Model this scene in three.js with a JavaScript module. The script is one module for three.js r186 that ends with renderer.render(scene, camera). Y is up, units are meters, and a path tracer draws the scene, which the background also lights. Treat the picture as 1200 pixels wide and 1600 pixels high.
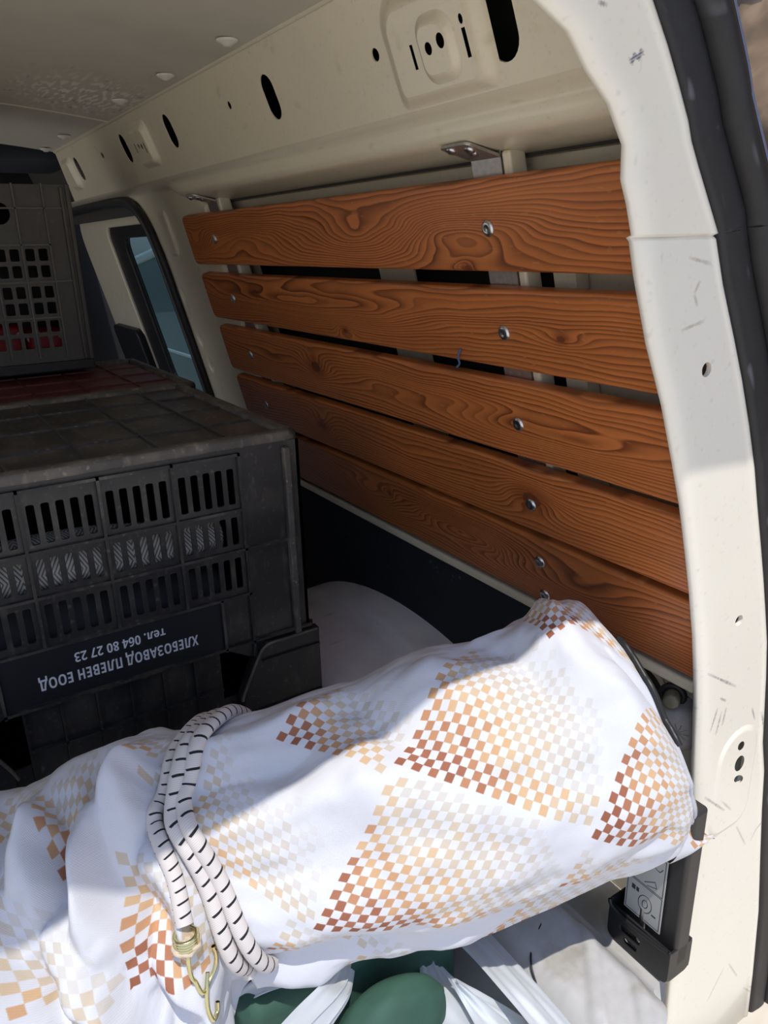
import * as THREE from 'three';
import { RoundedBoxGeometry } from 'three/addons/geometries/RoundedBoxGeometry.js';
import { mergeGeometries, mergeVertices } from 'three/addons/utils/BufferGeometryUtils.js';
import { ImprovedNoise } from 'three/addons/math/ImprovedNoise.js';
import { Brush, Evaluator, SUBTRACTION } from 'three-bvh-csg';

// ---------------------------------------------------------------- camera, light, exposure
const scene = new THREE.Scene();
const V3 = (x, y, z) => new THREE.Vector3(x, y, z);
const camera = new THREE.PerspectiveCamera(68.28, 0.75, 0.02, 200);
camera.matrixAutoUpdate = true;
camera.position.set(0, 0.96, 0);
camera.quaternion.setFromRotationMatrix(new THREE.Matrix4().makeBasis(V3(0.83963, -0.0227, 0.54268), V3(0.19975, 0.94201, -0.26965), V3(-0.50509, 0.33481, 0.79548)));

const renderer = new THREE.WebGLRenderer();
renderer.toneMapping = THREE.LinearToneMapping;
renderer.toneMappingExposure = 1.28;
renderer.shadowMap.enabled = true;

const SUN = V3(-0.12, 0.94, 0.313).normalize();
const SUN_POWER = 2.75, SKY_POWER = 0.78;
const sun = new THREE.DirectionalLight(new THREE.Color(1, 0.95, 0.87), SUN_POWER);
sun.position.copy(SUN.clone().multiplyScalar(8)); sun.target.position.set(0, 0, -0.5);
sun.castShadow = true; sun.shadow.mapSize.set(2048, 2048); sun.shadow.radius = 1;
Object.assign(sun.shadow.camera, { left: -6, right: 6, top: 6, bottom: -6, near: 0.1, far: 30 });
scene.add(sun, sun.target);
{ // clear afternoon sky, the same all the way round
  const W = 64, H = 32, d = new Float32Array(W * H * 4);
  for (let r = 0; r < H; r++) for (let c = 0; c < W; c++) {
    const el = ((r + 0.5) / H - 0.5) * Math.PI, t = Math.max(0, Math.sin(el)), k = Math.pow(1 - t, 2.2), i = (r * W + c) * 4;
    const up = [0.42 + 0.48 * k, 0.62 + 0.36 * k, 1.1 + 0.0 * k], dn = [0.3, 0.26, 0.21];
    for (let j = 0; j < 3; j++) d[i + j] = el > 0 ? up[j] : dn[j];
    d[i + 3] = 1;
  }
  const t = new THREE.DataTexture(d, W, H, THREE.RGBAFormat, THREE.FloatType);
  t.mapping = THREE.EquirectangularReflectionMapping; t.magFilter = THREE.LinearFilter; t.minFilter = THREE.LinearFilter; t.needsUpdate = true;
  scene.background = t; scene.environment = t;
  scene.backgroundIntensity = SKY_POWER; scene.environmentIntensity = SKY_POWER;
}

// ---------------------------------------------------------------- helpers
const PI = Math.PI;
let seed = 7;
const rnd = () => { seed = (seed + 0x6d2b79f5) | 0; let t = Math.imul(seed ^ (seed >>> 15), 1 | seed); t = (t + Math.imul(t ^ (t >>> 7), 61 | t)) ^ t; return ((t ^ (t >>> 14)) >>> 0) / 4294967296; };
const RR = (a, b) => a + (b - a) * rnd();
const inoise = new ImprovedNoise();
const N3 = (x, y, z = 0) => inoise.noise(x + 31.7, y + 17.3, z + 5.1);
const fbm = (x, y, z = 0, o = 4) => { let s = 0, a = 0.5; for (let i = 0; i < o; i++) { s += a * N3(x, y, z + i * 7.1); x *= 2.03; y *= 2.03; a *= 0.5; } return s; };
const clamp = (x, a = 0, b = 1) => Math.min(b, Math.max(a, x));
const sm = (a, b, x) => { const t = clamp((x - a) / (b - a)); return t * t * (3 - 2 * t); };
const lerp = (a, b, t) => a + (b - a) * t;
const names = {};
function numbered(n) { const k = names[n] = (names[n] ?? -1) + 1; return k ? `${n}_${String(k).padStart(3, '0')}` : n; }
function group(name, pos = [0, 0, 0], ry = 0) { const g = new THREE.Group(); g.name = numbered(name); g.position.set(...pos); g.rotation.y = ry; scene.add(g); return g; }
function mesh(name, geo, m, parent) {
  const o = new THREE.Mesh(geo, m); o.castShadow = o.receiveShadow = true;
  if (parent) { o.name = name; parent.add(o); } else { o.name = numbered(name); scene.add(o); }
  return o;
}
function tag(o, label, category, grp) { o.userData.label = label; o.userData.category = category; if (grp) o.userData.group = grp; return o; }
const structure = (o) => { o.userData.kind = 'structure'; return o; };
const box = (w, h, d, x = 0, y = 0, z = 0, r = 0) => { const g = r ? new RoundedBoxGeometry(w, h, d, 3, r) : new THREE.BoxGeometry(w, h, d); g.translate(x, y, z); return g; };
const merge = (list) => mergeGeometries(list.map((g) => { const h = g.index ? g.toNonIndexed() : g; for (const k of Object.keys(h.attributes)) if (!['position', 'normal', 'uv'].includes(k)) h.deleteAttribute(k); return h; }));
// uv in metres from the two axes across a face's normal
function boxUV(g, s = 1, ox = 0, oy = 0) {
  if (g.index) g = g.toNonIndexed();
  const p = g.attributes.position, n = g.attributes.normal, uv = new Float32Array(p.count * 2);
  for (let i = 0; i < p.count; i += 3) {
    let a = 0, b = 0, c = 0; for (let k = 0; k < 3; k++) { a += Math.abs(n.getX(i + k)); b += Math.abs(n.getY(i + k)); c += Math.abs(n.getZ(i + k)); }
    for (let k = i; k < i + 3; k++) {
      const X = p.getX(k), Y = p.getY(k), Z = p.getZ(k);
      const [u, v] = a >= b && a >= c ? [Z, Y] : b >= c ? [X, Z] : [X, Y];
      uv[k * 2] = u * s + ox; uv[k * 2 + 1] = v * s + oy;
    }
  }
  g.setAttribute('uv', new THREE.BufferAttribute(uv, 2));
  return g;
}
function tex(w, h, f, srgb = true, wrap = true) {  // f(u, v) -> [r, g, b] in linear 0..1
  const d = new Uint8Array(w * h * 4), enc = (x) => 255 * (srgb ? (x <= 0.0031308 ? 12.92 * x : 1.055 * Math.pow(x, 1 / 2.4) - 0.055) : x);
  for (let y = 0; y < h; y++) for (let x = 0; x < w; x++) {
    const c = f((x + 0.5) / w, (y + 0.5) / h), i = (y * w + x) * 4;
    for (let k = 0; k < 3; k++) d[i + k] = clamp(enc(clamp(c[k])), 0, 255);
    d[i + 3] = 255;
  }
  const t = new THREE.DataTexture(d, w, h); t.magFilter = THREE.LinearFilter; t.minFilter = THREE.LinearMipmapLinearFilter; t.generateMipmaps = true;
  if (srgb) t.colorSpace = THREE.SRGBColorSpace;
  t.wrapS = t.wrapT = wrap ? THREE.MirroredRepeatWrapping : THREE.ClampToEdgeWrapping; t.needsUpdate = true;
  return t;
}
function canvasTex(w, h, draw) {
  const c = document.createElement('canvas'); c.width = w; c.height = h; draw(c.getContext('2d'), w, h);
  const t = new THREE.CanvasTexture(c); t.colorSpace = THREE.SRGBColorSpace; t.magFilter = THREE.LinearFilter; return t;
}
const mat = (color, rough = 0.7, extra = {}) => { const m = new THREE.MeshPhysicalMaterial({ roughness: rough, side: THREE.DoubleSide, ...extra }); if (Array.isArray(color)) m.color.setRGB(...color); else m.map = color; return m; };
function shapeOf(pts, holes = []) { const s = new THREE.Shape(pts.map((p) => new THREE.Vector2(...p))); for (const h of holes) s.holes.push(new THREE.Path(h.map((p) => new THREE.Vector2(...p)))); return s; }
const rect = (x0, y0, x1, y1) => [[x0, y0], [x1, y0], [x1, y1], [x0, y1]];
function rrect(x0, y0, x1, y1, r, n = 5) {
  const o = []; const q = Array.isArray(r) ? r : [r, r, r, r];   // bottom left, bottom right, top right, top left
  [[x0, y0, PI, q[0], 1, 1], [x1, y0, 1.5 * PI, q[1], -1, 1], [x1, y1, 0, q[2], -1, -1], [x0, y1, PI / 2, q[3], 1, -1]].forEach(([x, y, a, R, sx, sy]) => {
    for (let i = 0; i <= n; i++) { const t = a + (i / n) * PI / 2; o.push([x + sx * R + R * Math.cos(t), y + sy * R + R * Math.sin(t)]); }
  });
  return o;
}
const oval = (x, y, rx, ry, n = 20, tilt = 0) => Array.from({ length: n }, (_, i) => { const t = i / n * 2 * PI, a = rx * Math.cos(t), b = ry * Math.sin(t); return [x + a * Math.cos(tilt) - b * Math.sin(tilt), y + a * Math.sin(tilt) + b * Math.cos(tilt)]; });
const slot = (x, y, hw, hh) => rrect(x - hw, y - hh, x + hw, y + hh, Math.min(hw, hh) * 0.999, 6);
function plate(pts, holes, depth, bevel = 0, seg = 3) {  // its front face at z = 0
  const g = new THREE.ExtrudeGeometry(shapeOf(pts, holes), { depth: depth - 2 * bevel, bevelEnabled: bevel > 0, bevelSize: bevel, bevelThickness: bevel, bevelOffset: -bevel, bevelSegments: seg, curveSegments: 8 });
  g.translate(0, 0, -depth + bevel);
  return g;
}
function frameMatrix(X, Y, Z, at) { return new THREE.Matrix4().makeBasis(X, Y, Z).setPosition(at); }
function grid(nu, nv, f, closeU = false) {  // f(i/nu, j/nv) -> Vector3 ; uv = i, j
  const P = [], U = [], I = [];
  for (let j = 0; j <= nv; j++) for (let i = 0; i <= nu; i++) { const r = f(i / nu, j / nv); const p = r.p || r; P.push(p.x, p.y, p.z); U.push(...(r.uv || [i / nu, j / nv])); }
  for (let j = 0; j < nv; j++) for (let i = 0; i < nu; i++) { const a = j * (nu + 1) + i; I.push(a, a + 1, a + nu + 1, a + 1, a + nu + 2, a + nu + 1); }
  const g = new THREE.BufferGeometry(); g.setAttribute('position', new THREE.Float32BufferAttribute(P, 3)); g.setAttribute('uv', new THREE.Float32BufferAttribute(U, 2)); g.setIndex(I); g.computeVertexNormals(); return g;
}
// a strip swept along z through profile points [x, y]
function sweepZ(prof, z0, z1, nz = 1, uvs = 1) {
  const L = [0]; for (let i = 1; i < prof.length; i++) L.push(L[i - 1] + Math.hypot(prof[i][0] - prof[i - 1][0], prof[i][1] - prof[i - 1][1]));
  const n = prof.length - 1;
  return grid(n, nz, (u, v) => { const i = Math.round(u * n), z = lerp(z0, z1, v); return { p: V3(prof[i][0], prof[i][1], z), uv: [z * uvs, L[i] * uvs] }; });
}
const smooth = (pts, n) => new THREE.CatmullRomCurve3(pts.map((p) => V3(p[0], p[1], p[2] || 0))).getPoints(n).map((p) => [p.x, p.y, p.z]);
const tube = (pts, r, seg = 60, rs = 10, closed = false) => new THREE.TubeGeometry(new THREE.CatmullRomCurve3(pts.map((p) => (p.isVector3 ? p : V3(...p))), closed), seg, r, rs, closed);
// a raised pressing: outline rises over a rounded shoulder to a flat top with holes
function pressing(out, inset, h, holes, steps = 7) {
  let cx = 0, cy = 0; out.forEach((p) => { cx += p[0]; cy += p[1]; }); cx /= out.length; cy /= out.length;
  const at = (k) => out.map(([x, y]) => { const d = Math.hypot(x - cx, y - cy); const s = (d - inset * k) / d; return [cx + (x - cx) * s, cy + (y - cy) * s]; });
  const rings = []; for (let i = 0; i <= steps; i++) rings.push([at(i / steps), h * sm(0, 1, i / steps)]);
  const n = out.length;
  const side = grid(n, steps, (u, v) => { const [o, z] = rings[Math.round(v * steps)], p = o[Math.round(u * n) % n]; return V3(p[0], p[1], z); });
  const top = new THREE.ShapeGeometry(shapeOf(rings[steps][0], holes)); top.translate(0, 0, h);
  return merge([side, top]);
}
const M = {};

// ---------------------------------------------------------------- materials
const speck = (u, v, s) => Math.max(0, N3(u * s, v * s, 9.3) - 0.42) * 3;
M.paint = mat(tex(1024, 512, (u, v) => {
  const n = fbm(u * 6, v * 6, 1) * 0.07, st = sm(0.25, 0.5, fbm(u * 14, v * 22, 4, 5)) * 0.16, sc = sm(0.93, 1, 1 - Math.abs(N3(u * 9 + v * 3, v * 60, 2))) * 0.02, k = 1 + n - st - sc - 0.12 * speck(u, v, 200);
  return [0.80 * k, 0.72 * k, 0.54 * k * (1 - st * 0.5)];
}), 0.3, { clearcoat: 0.4, clearcoatRoughness: 0.2 });
const SCRATCH = [[0.748, 0.463, 0.817, 0.419, 0], [0.791, 0.394, 0.785, 0.358, 0], [0.781, 0.403, 0.772, 0.368, 0], [0.8, 0.396, 0.796, 0.368, 0], [0.782, 0.416, 0.798, 0.405, 0], [0.882, 0.359, 0.897, 0.322, 0], [0.779, 0.266, 0.83, 0.22, 0], [0.818, 0.242, 0.846, 0.213, 1], [0.627, 0.942, 0.663, 0.935, 1], [0.642, 0.909, 0.649, 0.897, 1], [0.869, 0.173, 0.904, 0.12, 1], [0.487, 1.124, 0.498, 1.123, 0], [0.86, 0.372, 0.873, 0.347, 0]];   // scuffs on the pillar: from, to (metres), grey or rusty
M.pillar = mat(tex(1024, 1024, (u, v) => {
  for (const [x0, y0, x1, y1, rust] of SCRATCH) {
    const Y = (y0 + y1) / 2 > 0.909 ? (2 - v) / 1.1 : v / 1.1, X = u / 1.1, dx = x1 - x0, dy = y1 - y0, L2 = dx * dx + dy * dy, t = ((X - x0) * dx + (Y - y0) * dy) / L2;
    if (t < 0 || t > 1) continue;
    const e = Math.abs((X - x0) * dy - (Y - y0) * dx) / Math.sqrt(L2) + 0.0008 * N3(t * 9, y0 * 50), a = sm(0.0022, 0.0006, e) * Math.sin(PI * t) * (0.45 + 0.4 * N3(t * 30, x0 * 90));
    if (a > 0.04) return rust ? [lerp(0.77, 0.42, a), lerp(0.73, 0.33, a), lerp(0.64, 0.2, a)] : [lerp(0.77, 0.08, a), lerp(0.73, 0.08, a), lerp(0.64, 0.08, a)];
  }
  const n = fbm(u * 4, v * 4, 3) * 0.04, scratch = sm(0.42, 0.62, fbm(u * 60 - v * 40, v * 22 + u * 10, 8, 2)) * sm(0.1, 0.4, fbm(u * 7, v * 7, 12)) * 0.35, k = 1 + n - scratch * 0.8 - 0.1 * speck(u, v, 160);
  const mx = u - 0.5874, my = 0.7977 - v, sa = mx * 0.9 + my * 0.43, sb = my * 0.9 - mx * 0.43, ink = sm(0.011, 0.006, Math.abs(sa)) * sm(0.0035, 0.0012, Math.abs(sb + 0.0012 * Math.sin(sa * 700))) * (0.55 + 0.45 * Math.sin(sb * 2600));
  if (ink > 0.05) return [lerp(0.7, 0.03, ink), lerp(0.67, 0.04, ink), lerp(0.6, 0.09, ink)];
  return [0.86 * k, 0.815 * k, 0.70 * k];
}), 0.3, { clearcoat: 0.4, clearcoatRoughness: 0.25 });
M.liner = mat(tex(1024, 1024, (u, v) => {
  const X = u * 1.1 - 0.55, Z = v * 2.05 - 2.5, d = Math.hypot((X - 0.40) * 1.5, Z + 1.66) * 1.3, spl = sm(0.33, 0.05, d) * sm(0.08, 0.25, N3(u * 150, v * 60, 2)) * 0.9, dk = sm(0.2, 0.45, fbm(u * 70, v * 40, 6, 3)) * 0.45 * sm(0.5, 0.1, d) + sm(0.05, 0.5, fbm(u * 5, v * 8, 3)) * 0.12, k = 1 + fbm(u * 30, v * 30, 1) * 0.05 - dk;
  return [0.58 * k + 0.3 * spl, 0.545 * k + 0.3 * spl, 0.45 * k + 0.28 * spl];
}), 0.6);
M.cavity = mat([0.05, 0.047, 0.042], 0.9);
M.skin = mat([0.5, 0.47, 0.4], 0.5);
M.navy = mat(tex(512, 512, (u, v) => { const k = 1 + fbm(u * 12, v * 12, 3) * 0.5 + 5 * speck(u, v, 60) * sm(0, 0.4, fbm(u * 4, v * 4, 6)); return [0.012 * k, 0.014 * k, 0.02 * k]; }), 0.75);
M.arch = mat(tex(512, 512, (u, v) => { const w = sm(0.2, 0.5, fbm(u * 20, v * 6, 5, 4)) * 0.35, k = 1 + fbm(u * 5, v * 5, 2) * 0.25 - w; return [0.78 * k, 0.765 * k, 0.77 * k]; }), 0.5, { clearcoat: 0.15 });
M.floor = mat(tex(512, 512, (u, v) => { const st = sm(0.05, 0.45, fbm(u * 7, v * 7, 3, 5)), k = 1 + fbm(u * 30, v * 30, 4) * 0.15 - st * 0.35; return [0.5 * k, 0.49 * k * (1 - 0.03 * st), 0.48 * k * (1 - 0.15 * st)]; }), 0.45);
M.rubber = mat(tex(256, 512, (u, v) => { const k = 1 + fbm(u * 8, v * 16, 3) * 0.6 + 6 * speck(u, v, 14); return [0.013 * k, 0.013 * k, 0.015 * k]; }), 0.5);
M.blackPlastic = mat([0.014, 0.014, 0.015], 0.45);
M.blue = mat([0.16, 0.22, 0.4], 0.35, { clearcoat: 0.8, metalness: 0.3 });
M.steel = mat(tex(256, 256, (u, v) => { const k = 1 + fbm(u * 40, v * 40, 1) * 0.3; return [0.62 * k, 0.60 * k, 0.57 * k]; }), 0.46, { metalness: 1 });
M.zinc = mat([0.62, 0.62, 0.62], 0.28, { metalness: 1 });
M.brass = mat([0.72, 0.66, 0.36], 0.22, { metalness: 1 });
M.glass = new THREE.MeshPhysicalMaterial({ color: new THREE.Color(0.14, 0.21, 0.23), transmission: 1, thickness: 0, roughness: 0.03, ior: 1.5, side: THREE.DoubleSide });
const dusty = (seedN, base, dust, amt) => tex(512, 512, (u, v) => {
  const a = sm(-0.1, 0.5, fbm(u * 5, v * 5, seedN, 5)), b = sm(0.1, 0.5, fbm(u * 40, v * 12, seedN + 3, 3)) * 0.5, s = speck(u, v, 80) * 0.8, k = clamp(amt * (a * 0.7 + b + s));
  return base.map((x, i) => lerp(x, dust[i], k));
});
M.crateBlack = mat(dusty(2, [0.018, 0.0165, 0.017], [0.16, 0.138, 0.11], 0.42), 0.42);
M.crateBlackTop = mat(dusty(5, [0.04, 0.037, 0.036], [0.2, 0.175, 0.145], 0.8), 0.45);
M.crateWorn = mat(dusty(21, [0.02, 0.019, 0.019], [0.2, 0.175, 0.14], 0.62), 0.5);
M.crateRim = mat(dusty(7, [0.07, 0.063, 0.055], [0.27, 0.23, 0.18], 0.9), 0.55);
M.crateRed = mat(dusty(9, [0.11, 0.014, 0.014], [0.16, 0.09, 0.08], 0.55), 0.5);
M.crateGreyRib = mat(dusty(15, [0.12, 0.113, 0.1], [0.24, 0.22, 0.19], 0.6), 0.5);
M.crateGrey = mat(dusty(12, [0.085, 0.08, 0.072], [0.15, 0.14, 0.12], 0.5), 0.55);

// ---------------------------------------------------------------- the van body
const PD = 0.8587, PK = 0.245;                 // face of the planking: x = PD - PK * y
const lean = (y, off = 0) => PD - PK * y + off;
const UPS = V3(-0.238, 0.971, 0).normalize(), NIN = V3(-0.971, -0.238, 0).normalize(), ZP = V3(0, 0, 1);
const wallAt = (off) => frameMatrix(ZP, UPS, NIN, V3(PD + off, 0, 0));   // local x = z, local y = y / 0.971, local z = inwards
const T = (y) => y / 0.971;

const wall = structure(group('wall_right'));
{ // cant rail with its slots and pressings
  const A = V3(0.5, 1.225, 0), B = V3(0.55, 1.10, 0), up = A.clone().sub(B).normalize(), inn = ZP.clone().cross(up).normalize(), L = A.distanceTo(B);
  const W = (y) => (y - 1.10) / 0.125 * L, m = frameMatrix(ZP, up, inn, B);
  const holes = [slot(-0.617, W(1.152), 0.0215, 0.036), oval(-0.823, W(1.161), 0.0075, 0.007), slot(-1.103, W(1.16), 0.0185, 0.03), oval(-1.247, W(1.17), 0.007, 0.006), slot(-1.541, W(1.168), 0.02, 0.03), slot(-1.847, W(1.17), 0.02, 0.03), oval(-2.044, W(1.175), 0.01, 0.007), slot(-2.312, W(1.168), 0.02, 0.03),
    rrect(-0.76, W(1.115), -0.65, W(1.195), 0.01), rrect(-1.755, W(1.135), -1.685, W(1.195), 0.01)];
  const rail = plate([[-2.55, 0], [-0.50, 0], [-0.50, L], [-2.48, L]], holes, 0.002);
  mesh('cant_rail', boxUV(rail, 1.2).applyMatrix4(m), M.paint, wall);
  const s1 = rect(-0.7445, W(1.136), -0.7395, W(1.158)), s2 = rect(-0.6585, W(1.132), -0.653, W(1.156));
  const inner = rrect(-0.73, W(1.118), -0.668, W(1.178), [0.02, 0.02, 0.025, 0.02]);
  const p1 = pressing(rrect(-0.80, W(1.1015), -0.628, W(1.206), [0.014, 0.014, 0.03, 0.035], 6), 0.024, 0.010, [s1, s2, oval(-0.656, W(1.163), 0.003, 0.0045), inner]);
  mesh('pressing', boxUV(p1, 1.2).applyMatrix4(m), M.paint, wall);
  const p2 = pressing(inner, 0.011, 0.007, [oval(-0.706, W(1.150), 0.0055, 0.006), oval(-0.685, W(1.153), 0.006, 0.007)]); p2.translate(0, 0, 0.0098);
  mesh('pressing', boxUV(p2, 1.2).applyMatrix4(m), M.paint, wall);
  for (const [c, k] of [[-1.715, 1], [-2.41, 0.9]]) {
    const q = pressing(rrect(c - 0.06 * k, W(1.12), c + 0.06 * k, W(1.205), 0.02, 6), 0.022, 0.011, k === 1 ? [oval(c - 0.006, W(1.165), 0.004, 0.005), oval(c + 0.012, W(1.163), 0.004, 0.005), rect(c - 0.03, W(1.155), c - 0.026, W(1.172)), rect(c + 0.028, W(1.15), c + 0.032, W(1.168))] : []);
    mesh('pressing', boxUV(q, 1.2).applyMatrix4(m), M.paint, wall);
  }
  // rolled underside of the rail down to the lip behind the top plank
  const near = smooth([[0.55, 1.10], [0.556, 1.0955], [0.563, 1.092], [0.5675, 1.087], [0.5685, 1.079], [0.571, 1.071], [0.58, 1.0645], [0.60, 1.0605], [0.63, 1.056], [0.665, 1.052], [0.70, 1.045]], 26);
  const far = smooth([[0.55, 1.10], [0.554, 1.0985], [0.562, 1.0975], [0.575, 1.097], [0.59, 1.0965], [0.60, 1.096], [0.607, 1.094], [0.611, 1.09], [0.613, 1.085], [0.614, 1.08]], 26);
  mesh('rail_roll', grid(26, 60, (u, v) => { const i = Math.round(u * 26), z = lerp(-3.3, -0.50, Math.pow(v, 0.8)), k = sm(-1.66, -1.86, z); return { p: V3(lerp(near[i][0], far[i][0], k), lerp(near[i][1], far[i][1], k), z), uv: [z * 1.2, u * 0.2] }; }), M.paint, wall);
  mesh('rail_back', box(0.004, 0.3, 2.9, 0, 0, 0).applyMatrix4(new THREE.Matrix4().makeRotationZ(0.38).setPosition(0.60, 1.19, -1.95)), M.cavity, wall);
}
{ // inner panel behind the planks, with its big openings, and the dark cavity behind
  const o = 0.067, holes = [rect(-1.58, T(0.5), -1.1, T(0.98)), rect(-1.0, T(0.5), -0.70, T(0.98))];
  mesh('inner_panel', boxUV(plate(rect(-2.06, T(0.42), -0.47, T(1.05)), holes, 0.003)).applyMatrix4(wallAt(o)), M.paint, wall);
  mesh('body_rib', boxUV(box(0.03, 0.56, 0.02, -1.08, T(0.74), 0)).applyMatrix4(wallAt(o + 0.02)), M.paint, wall);
  mesh('body_rib', boxUV(box(0.035, 0.56, 0.02, -0.66, T(0.74), 0)).applyMatrix4(wallAt(o - 0.014)), M.paint, wall);
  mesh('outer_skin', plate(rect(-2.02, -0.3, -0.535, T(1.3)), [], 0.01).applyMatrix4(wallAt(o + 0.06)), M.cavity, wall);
  // pillar between the planks and the side door
  const post = plate([[-2.075, T(0.25)], [-1.66, T(0.25)], [-1.66, T(1.05)], [-1.72, T(1.075)], [-1.80, T(1.115)], [-2.32, T(1.125)], [-2.32, T(1.094)], [-2.19, T(1.084)], [-2.13, T(1.058)], [-2.095, T(1.01)], [-2.08, T(0.93)]], [oval(-2.02, T(0.845), 0.009, 0.009), oval(-2.0, T(0.73), 0.006, 0.008), oval(-1.985, T(0.66), 0.007, 0.009)], 0.055, 0.018, 5);
  mesh('door_post', boxUV(post, 1.2).applyMatrix4(wallAt(0.0205)), M.paint, wall);
  const em = pressing(rrect(-2.0, T(0.94), -1.93, T(1.05), 0.02), 0.012, 0.005, [oval(-1.962, T(1.02), 0.003, 0.004), oval(-1.958, T(0.99), 0.003, 0.004)]);
  mesh('pressing', boxUV(em, 1.2).applyMatrix4(wallAt(0.0203)), M.paint, wall);
}
// ledge under the lowest plank, dark side lining, metal round the tail lamp
mesh('ledge', boxUV(box(0.08, 0.016, 1.28, 0.795, 0.427, -1.12, 0.005), 1.2), M.paint, wall);
mesh('side_lining', boxUV(box(0.012, 0.42, 1.42, 0.768, 0.209, -1.36, 0.003), 2), M.navy, wall);
{
  const hole = rrect(-0.635, 0.13, -0.535, 0.405, [0.03, 0.03, 0.045, 0.045], 6);
  const g = plate(rect(-0.66, -0.02, -0.47, 0.44), [hole], 0.003); g.rotateY(-PI / 2); g.translate(0.79, 0, 0);
  // rotateY(-90): local x -> z, front face towards -x
  mesh('lamp_panel', boxUV(g, 1.2), M.paint, wall);
  const ring = hole.map(([z, y]) => V3(0.788, y, z));
  mesh('opening_rim', tube(ring, 0.004, 90, 8, true), M.paint, wall);
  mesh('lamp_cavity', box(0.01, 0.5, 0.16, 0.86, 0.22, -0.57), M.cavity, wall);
}
{ // wheel arch
  const zc = -1.12, a = 0.5, b = 0.27, prof = smooth([[0.775, 1.01], [0.74, 1.005], [0.712, 1.0], [0.698, 0.985], [0.688, 0.955], [0.675, 0.935], [0.64, 0.928], [0.58, 0.92], [0.545, 0.905], [0.52, 0.87], [0.508, 0.80], [0.506, 0.6], [0.506, 0.2]], 40);
  const g = grid(40, 48, (u, v) => { const p = prof[Math.round(u * 40)], th = v * PI; return { p: V3(p[0], 0.002 + b * p[1] * Math.sin(th), zc - a * p[1] * Math.cos(th)), uv: [v * 2, u] }; });
  mesh('wheel_arch', g, M.arch, wall);
}

// rear door pillar: lofted section, holes cut through
const PZ = -0.46;
const PL = [[0.30, 1.155], [0.37, 1.138], [0.428, 1.118], [0.462, 1.103], [0.484, 1.08], [0.511, 1.059], [0.532, 1.030], [0.534, 1.003], [0.543, 0.985], [0.5525, 0.962], [0.5527, 0.96], [0.553, 0.957], [0.563, 0.928], [0.588, 0.866], [0.62, 0.802], [0.645, 0.742], [0.667, 0.687], [0.686, 0.63], [0.703, 0.576], [0.72, 0.515], [0.733, 0.457], [0.742, 0.41], [0.746, 0.375], [0.757, 0.30], [0.766, 0.225], [0.763, 0.17], [0.760, 0.109], [0.766, 0.0], [0.774, -0.147], [0.778, -0.3]];
const PR = [[0.40, 1.29], [0.47, 1.25], [0.515, 1.20], [0.55, 1.133], [0.572, 1.105], [0.59, 1.079], [0.607, 1.053], [0.614, 1.038], [0.626, 1.02], [0.6665, 0.962], [0.667, 0.96], [0.668, 0.957], [0.687, 0.915], [0.717, 0.861], [0.739, 0.82], [0.765, 0.765], [0.786, 0.716], [0.803, 0.668], [0.822, 0.617], [0.84, 0.567], [0.857, 0.516], [0.872, 0.469], [0.885, 0.41], [0.905, 0.30], [0.922, 0.245], [0.935, 0.17], [0.955, 0.07], [0.98, -0.05], [1.0, -0.2], [1.01, -0.3]];
const dz = PL.map((p) => (p[1] > 0.9605 ? 0.0025 : p[1] > 0.9585 ? -0.003 : 0));
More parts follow.
